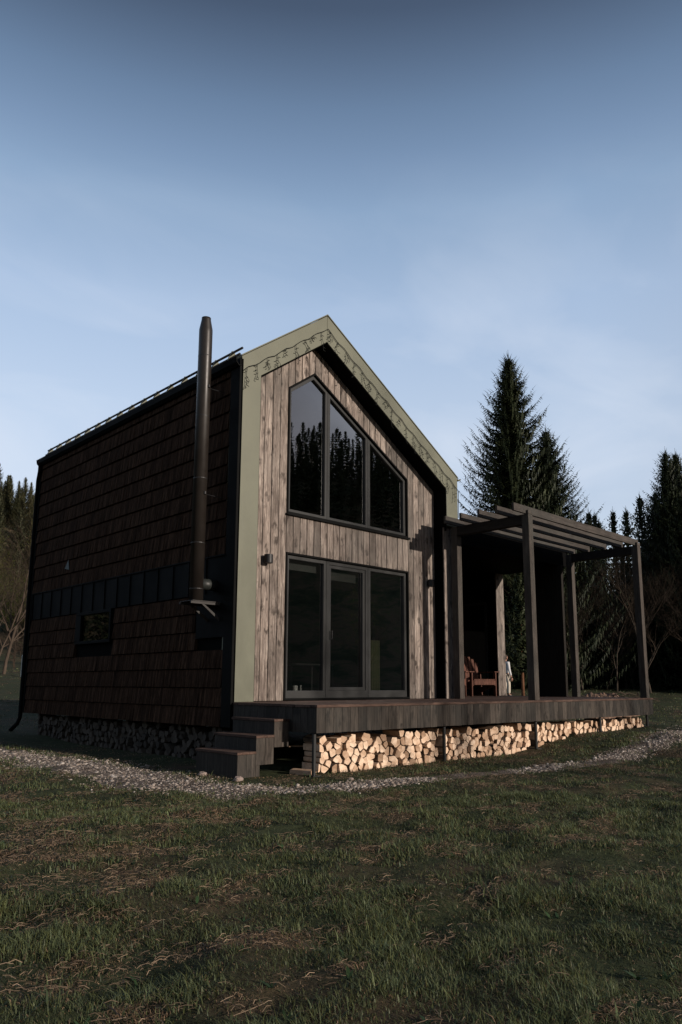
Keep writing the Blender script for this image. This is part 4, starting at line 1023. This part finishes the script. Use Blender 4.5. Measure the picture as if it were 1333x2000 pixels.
# ------------------------------------------------------------------ grass
def grass_points(n, r0, r1, a0, a1):
    r = np.sqrt(rng.uniform(r0*r0, r1*r1, n)); a = rng.uniform(R(a0), R(a1), n); return CAM.x+r*np.sin(a), CAM.y+r*np.cos(a), r
A0, A1 = math.degrees(YAW)-33, math.degrees(YAW)+33
xs, ys, ds = [], [], []
for n, r0, r1 in ((150000, 2.1, 4.6), (190000, 4.6, 8.5), (150000, 8.5, 15), (60000, 15, 30), (30000, 30, 52)):
    x, y, d = grass_points(n, r0, r1, A0, A1); xs.append(x); ys.append(y); ds.append(d)
x = np.concatenate(xs); y = np.concatenate(ys); d = np.concatenate(ds)
clump = fbm(x*1.0+3, y*1.0+8, .28, 2); big = fbm(x+40, y+12, 1.9, 3); pd = path_dist(x, y)
house_in = (x > -.0) & (x < 9.7) & (y > -1.62) & (y < 7.5) | ((x > -.82) & (x < .1) & (y > -1.3) & (y < -.3))
near_wood = np.exp(-np.clip(-(y+1.7), 0, 9)/.45)*(x > -1)*(x < 11)
left_brown = sm((-1.5-x)/3)*sm((y+7.5)/4)
patch = fbm(x*.8+11, y*1.5+5, .30, 3); dry = np.clip((patch-.595)*10+(big-.5)*1.2+left_brown*.75, 0, 1)+near_wood*.7
keep = (~house_in) & (pd > rng.uniform(-.32, .10, len(x))*np.where(rng.random(len(x)) < .12, 2.2, 1)) & (rng.random(len(x)) < np.clip(.5+1.6*(clump-.3), .5, 1)*np.where(dry > .5, .95, 1)) & ~((x > -.9) & (x < .05) & (y > 0) & (y < 7) & (rng.random(len(x)) < .8))
x, y, d, clump, dry = [q[keep] for q in (x, y, d, clump, dry)]; n = len(x)
isdry = rng.random(n) < np.clip(dry*.8+.24, 0, .94)
hgt = (.016+.038*np.clip(clump-.25, 0, 1)*1.5)*rng.uniform(.35, 1.5, n)*np.where(isdry, .55, 1)*(1+np.clip(d-12, 0, 40)*.015)
tall = rng.random(n) < .012; hgt = np.where(tall, hgt*1.9, hgt)
wid = rng.uniform(.0009, .0023, n)*(1+np.clip(d-3.5, 0, 60)*.16); wid = np.where(rng.random(n) < .03, wid*2.4, wid)
az = rng.uniform(0, 6.283, n); bend = np.where(isdry, rng.uniform(.8, 2.6, n), np.abs(rng.normal(1.0, .8, n)))
dx, dy = np.cos(az), np.sin(az); z = H(x, y)-.004
base = np.stack([x, y, z], -1); side = np.stack([-dy, dx, np.zeros(n)], -1)*wid[:, None]; dirv = np.stack([dx, dy, np.zeros(n)], -1)
mid = base+np.stack([0*x, 0*x, hgt*.55], -1)+dirv*(hgt*bend*.22)[:, None]
tip = base+np.stack([0*x, 0*x, hgt*np.where(isdry, .55, .98)], -1)+dirv*(hgt*bend*.8)[:, None]
V = np.stack([base-side, base+side, mid+side*.8, mid-side*.8, tip], 1).reshape(-1, 3)
k5 = np.arange(n)[:, None]*5; Fl = np.concatenate([k5+0, k5+1, k5+2, k5+3, k5+3, k5+2, k5+4], 1).reshape(-1); lt = np.tile([4, 3], n)
gcol = np.array([.060, .080, .044])[None]*rng.uniform(.3, 1.7, (n, 1))*(.55+1.1*np.clip(clump[:, None]-.1, 0, 1)); gcol += np.array([.034, .026, -.002])[None]*rng.random((n, 1))*np.clip(big.mean()+clump[:, None]-.2, 0, 1)*1.6
dcol = np.array([.27, .18, .11])[None]*rng.uniform(.45, 1.35, (n, 1))
col = np.where(isdry[:, None], dcol, gcol); col = np.concatenate([np.clip(col, 0.004, 1), np.ones((n, 1))], 1); col5 = np.repeat(col, 5, 0)
o = np_mesh('meadow_grass', V, Fl, lt, M_grass, col5); tag(o, 'patchy short spring grass with dry brown tufts in front of the cabin', 'grass', kind='stuff')
# flattened straw stalks
n = 150000; x, y, d = grass_points(n, 2.2, 15, A0, A1); big = fbm(x+40, y+12, 1.9, 3); lb = sm((-1.5-x)/3)*sm((y+7.5)/4)
patch = fbm(x*.8+11, y*1.5+5, .30, 3); keep = ((patch+lb*.10+(big-.5)*.05) > rng.normal(.600, .05, n)) & (path_dist(x, y) > .05) & ~((x > -.9) & (y > -1.6)); x, y, d = x[keep], y[keep], d[keep]; n = len(x)
az = rng.uniform(0, 6.28, n); ln = rng.uniform(.015, .065, n)*np.where(rng.random(n) < .02, 2.4, 1); w_ = rng.uniform(.0005, .0012, n)*(1+np.clip(d-3.5, 0, 60)*.12)
P0 = np.stack([x, y], -1); dv = np.stack([np.cos(az), np.sin(az)], -1); sv = np.stack([-dv[:, 1], dv[:, 0]], -1)*w_[:, None]
rows_ = []; cv_ = rng.uniform(-.5, .5, n); cv2 = rng.random(n); lift = rng.uniform(.006, .03, n)
for f, s in ((-.5, 1), (0, 1), (.5, .5)):
    c = P0+dv*(ln*f)[:, None]+sv*(f*f*18*cv_[:, None]); zz = H(c[:, 0], c[:, 1])+lift+(.012*cv2 if f == 0 else 0)
    rows_ += [np.concatenate([c-sv*s, zz[:, None]], 1), np.concatenate([c+sv*s, zz[:, None]+.002], 1)]
V = np.stack(rows_, 1).reshape(-1, 3); k6 = np.arange(n)[:, None]*6
Fl = np.concatenate([k6, k6+1, k6+3, k6+2, k6+2, k6+3, k6+5, k6+4], 1).reshape(-1)
cc = np.array([.25, .18, .12])[None]*np.where(rng.random((n, 1)) < .06, 1.5, rng.uniform(.3, 1.05, (n, 1))); cc = np.repeat(np.concatenate([cc, np.ones((n, 1))], 1), 6, 0)
o = np_mesh('dry_straw', V, Fl, np.full(2*n, 4), M_grass, cc); tag(o, 'flattened straw stalks lying on the meadow', 'straw', kind='stuff')
# broad-leaved weeds scattered among the grass
n = 420; x, y, d = grass_points(n, 2.3, 11, A0, A1); k_ = (path_dist(x, y) > .1) & ~((x > -.9) & (y > -1.6)); x, y = x[k_], y[k_]
V = []; F = []; Cc = []
for a, b4 in zip(x, y):
    z0 = h1(a, b4); nl = random.randint(3, 7); a0 = random.uniform(0, 6.28); g_ = random.uniform(.7, 1.4)
    for q in range(nl):
        t = a0+q*6.28/nl+random.uniform(-.3, .3); l_ = random.uniform(.025, .06); w_ = l_*random.uniform(.10, .2); up_ = random.uniform(.4, 1.1)
        ux, uy = math.cos(t), math.sin(t); i0 = len(V)
        for f, ww in ((0, .2), (.35, 1), (.7, .8), (1, .05)):
            cx_, cy2, cz_ = a+ux*l_*f, b4+uy*l_*f, z0+l_*up_*f*(1-.35*f)
            V += [(cx_-uy*w_*ww, cy2+ux*w_*ww, cz_), (cx_+uy*w_*ww, cy2-ux*w_*ww, cz_)]; Cc += [(.035*g_, .065*g_, .026*g_, 1)]*2
        for s in range(3): F += [i0+2*s, i0+2*s+1, i0+2*s+3, i0+2*s+2]
o = np_mesh('broadleaf_weeds', np.array(V), np.array(F), np.full(len(F)//4, 4), M_grass, np.array(Cc), True); tag(o, 'small broad-leaved weeds scattered through the grass', 'weeds', kind='stuff')
print('firewood individual', logs_done, 'objects', len(bpy.data.objects))
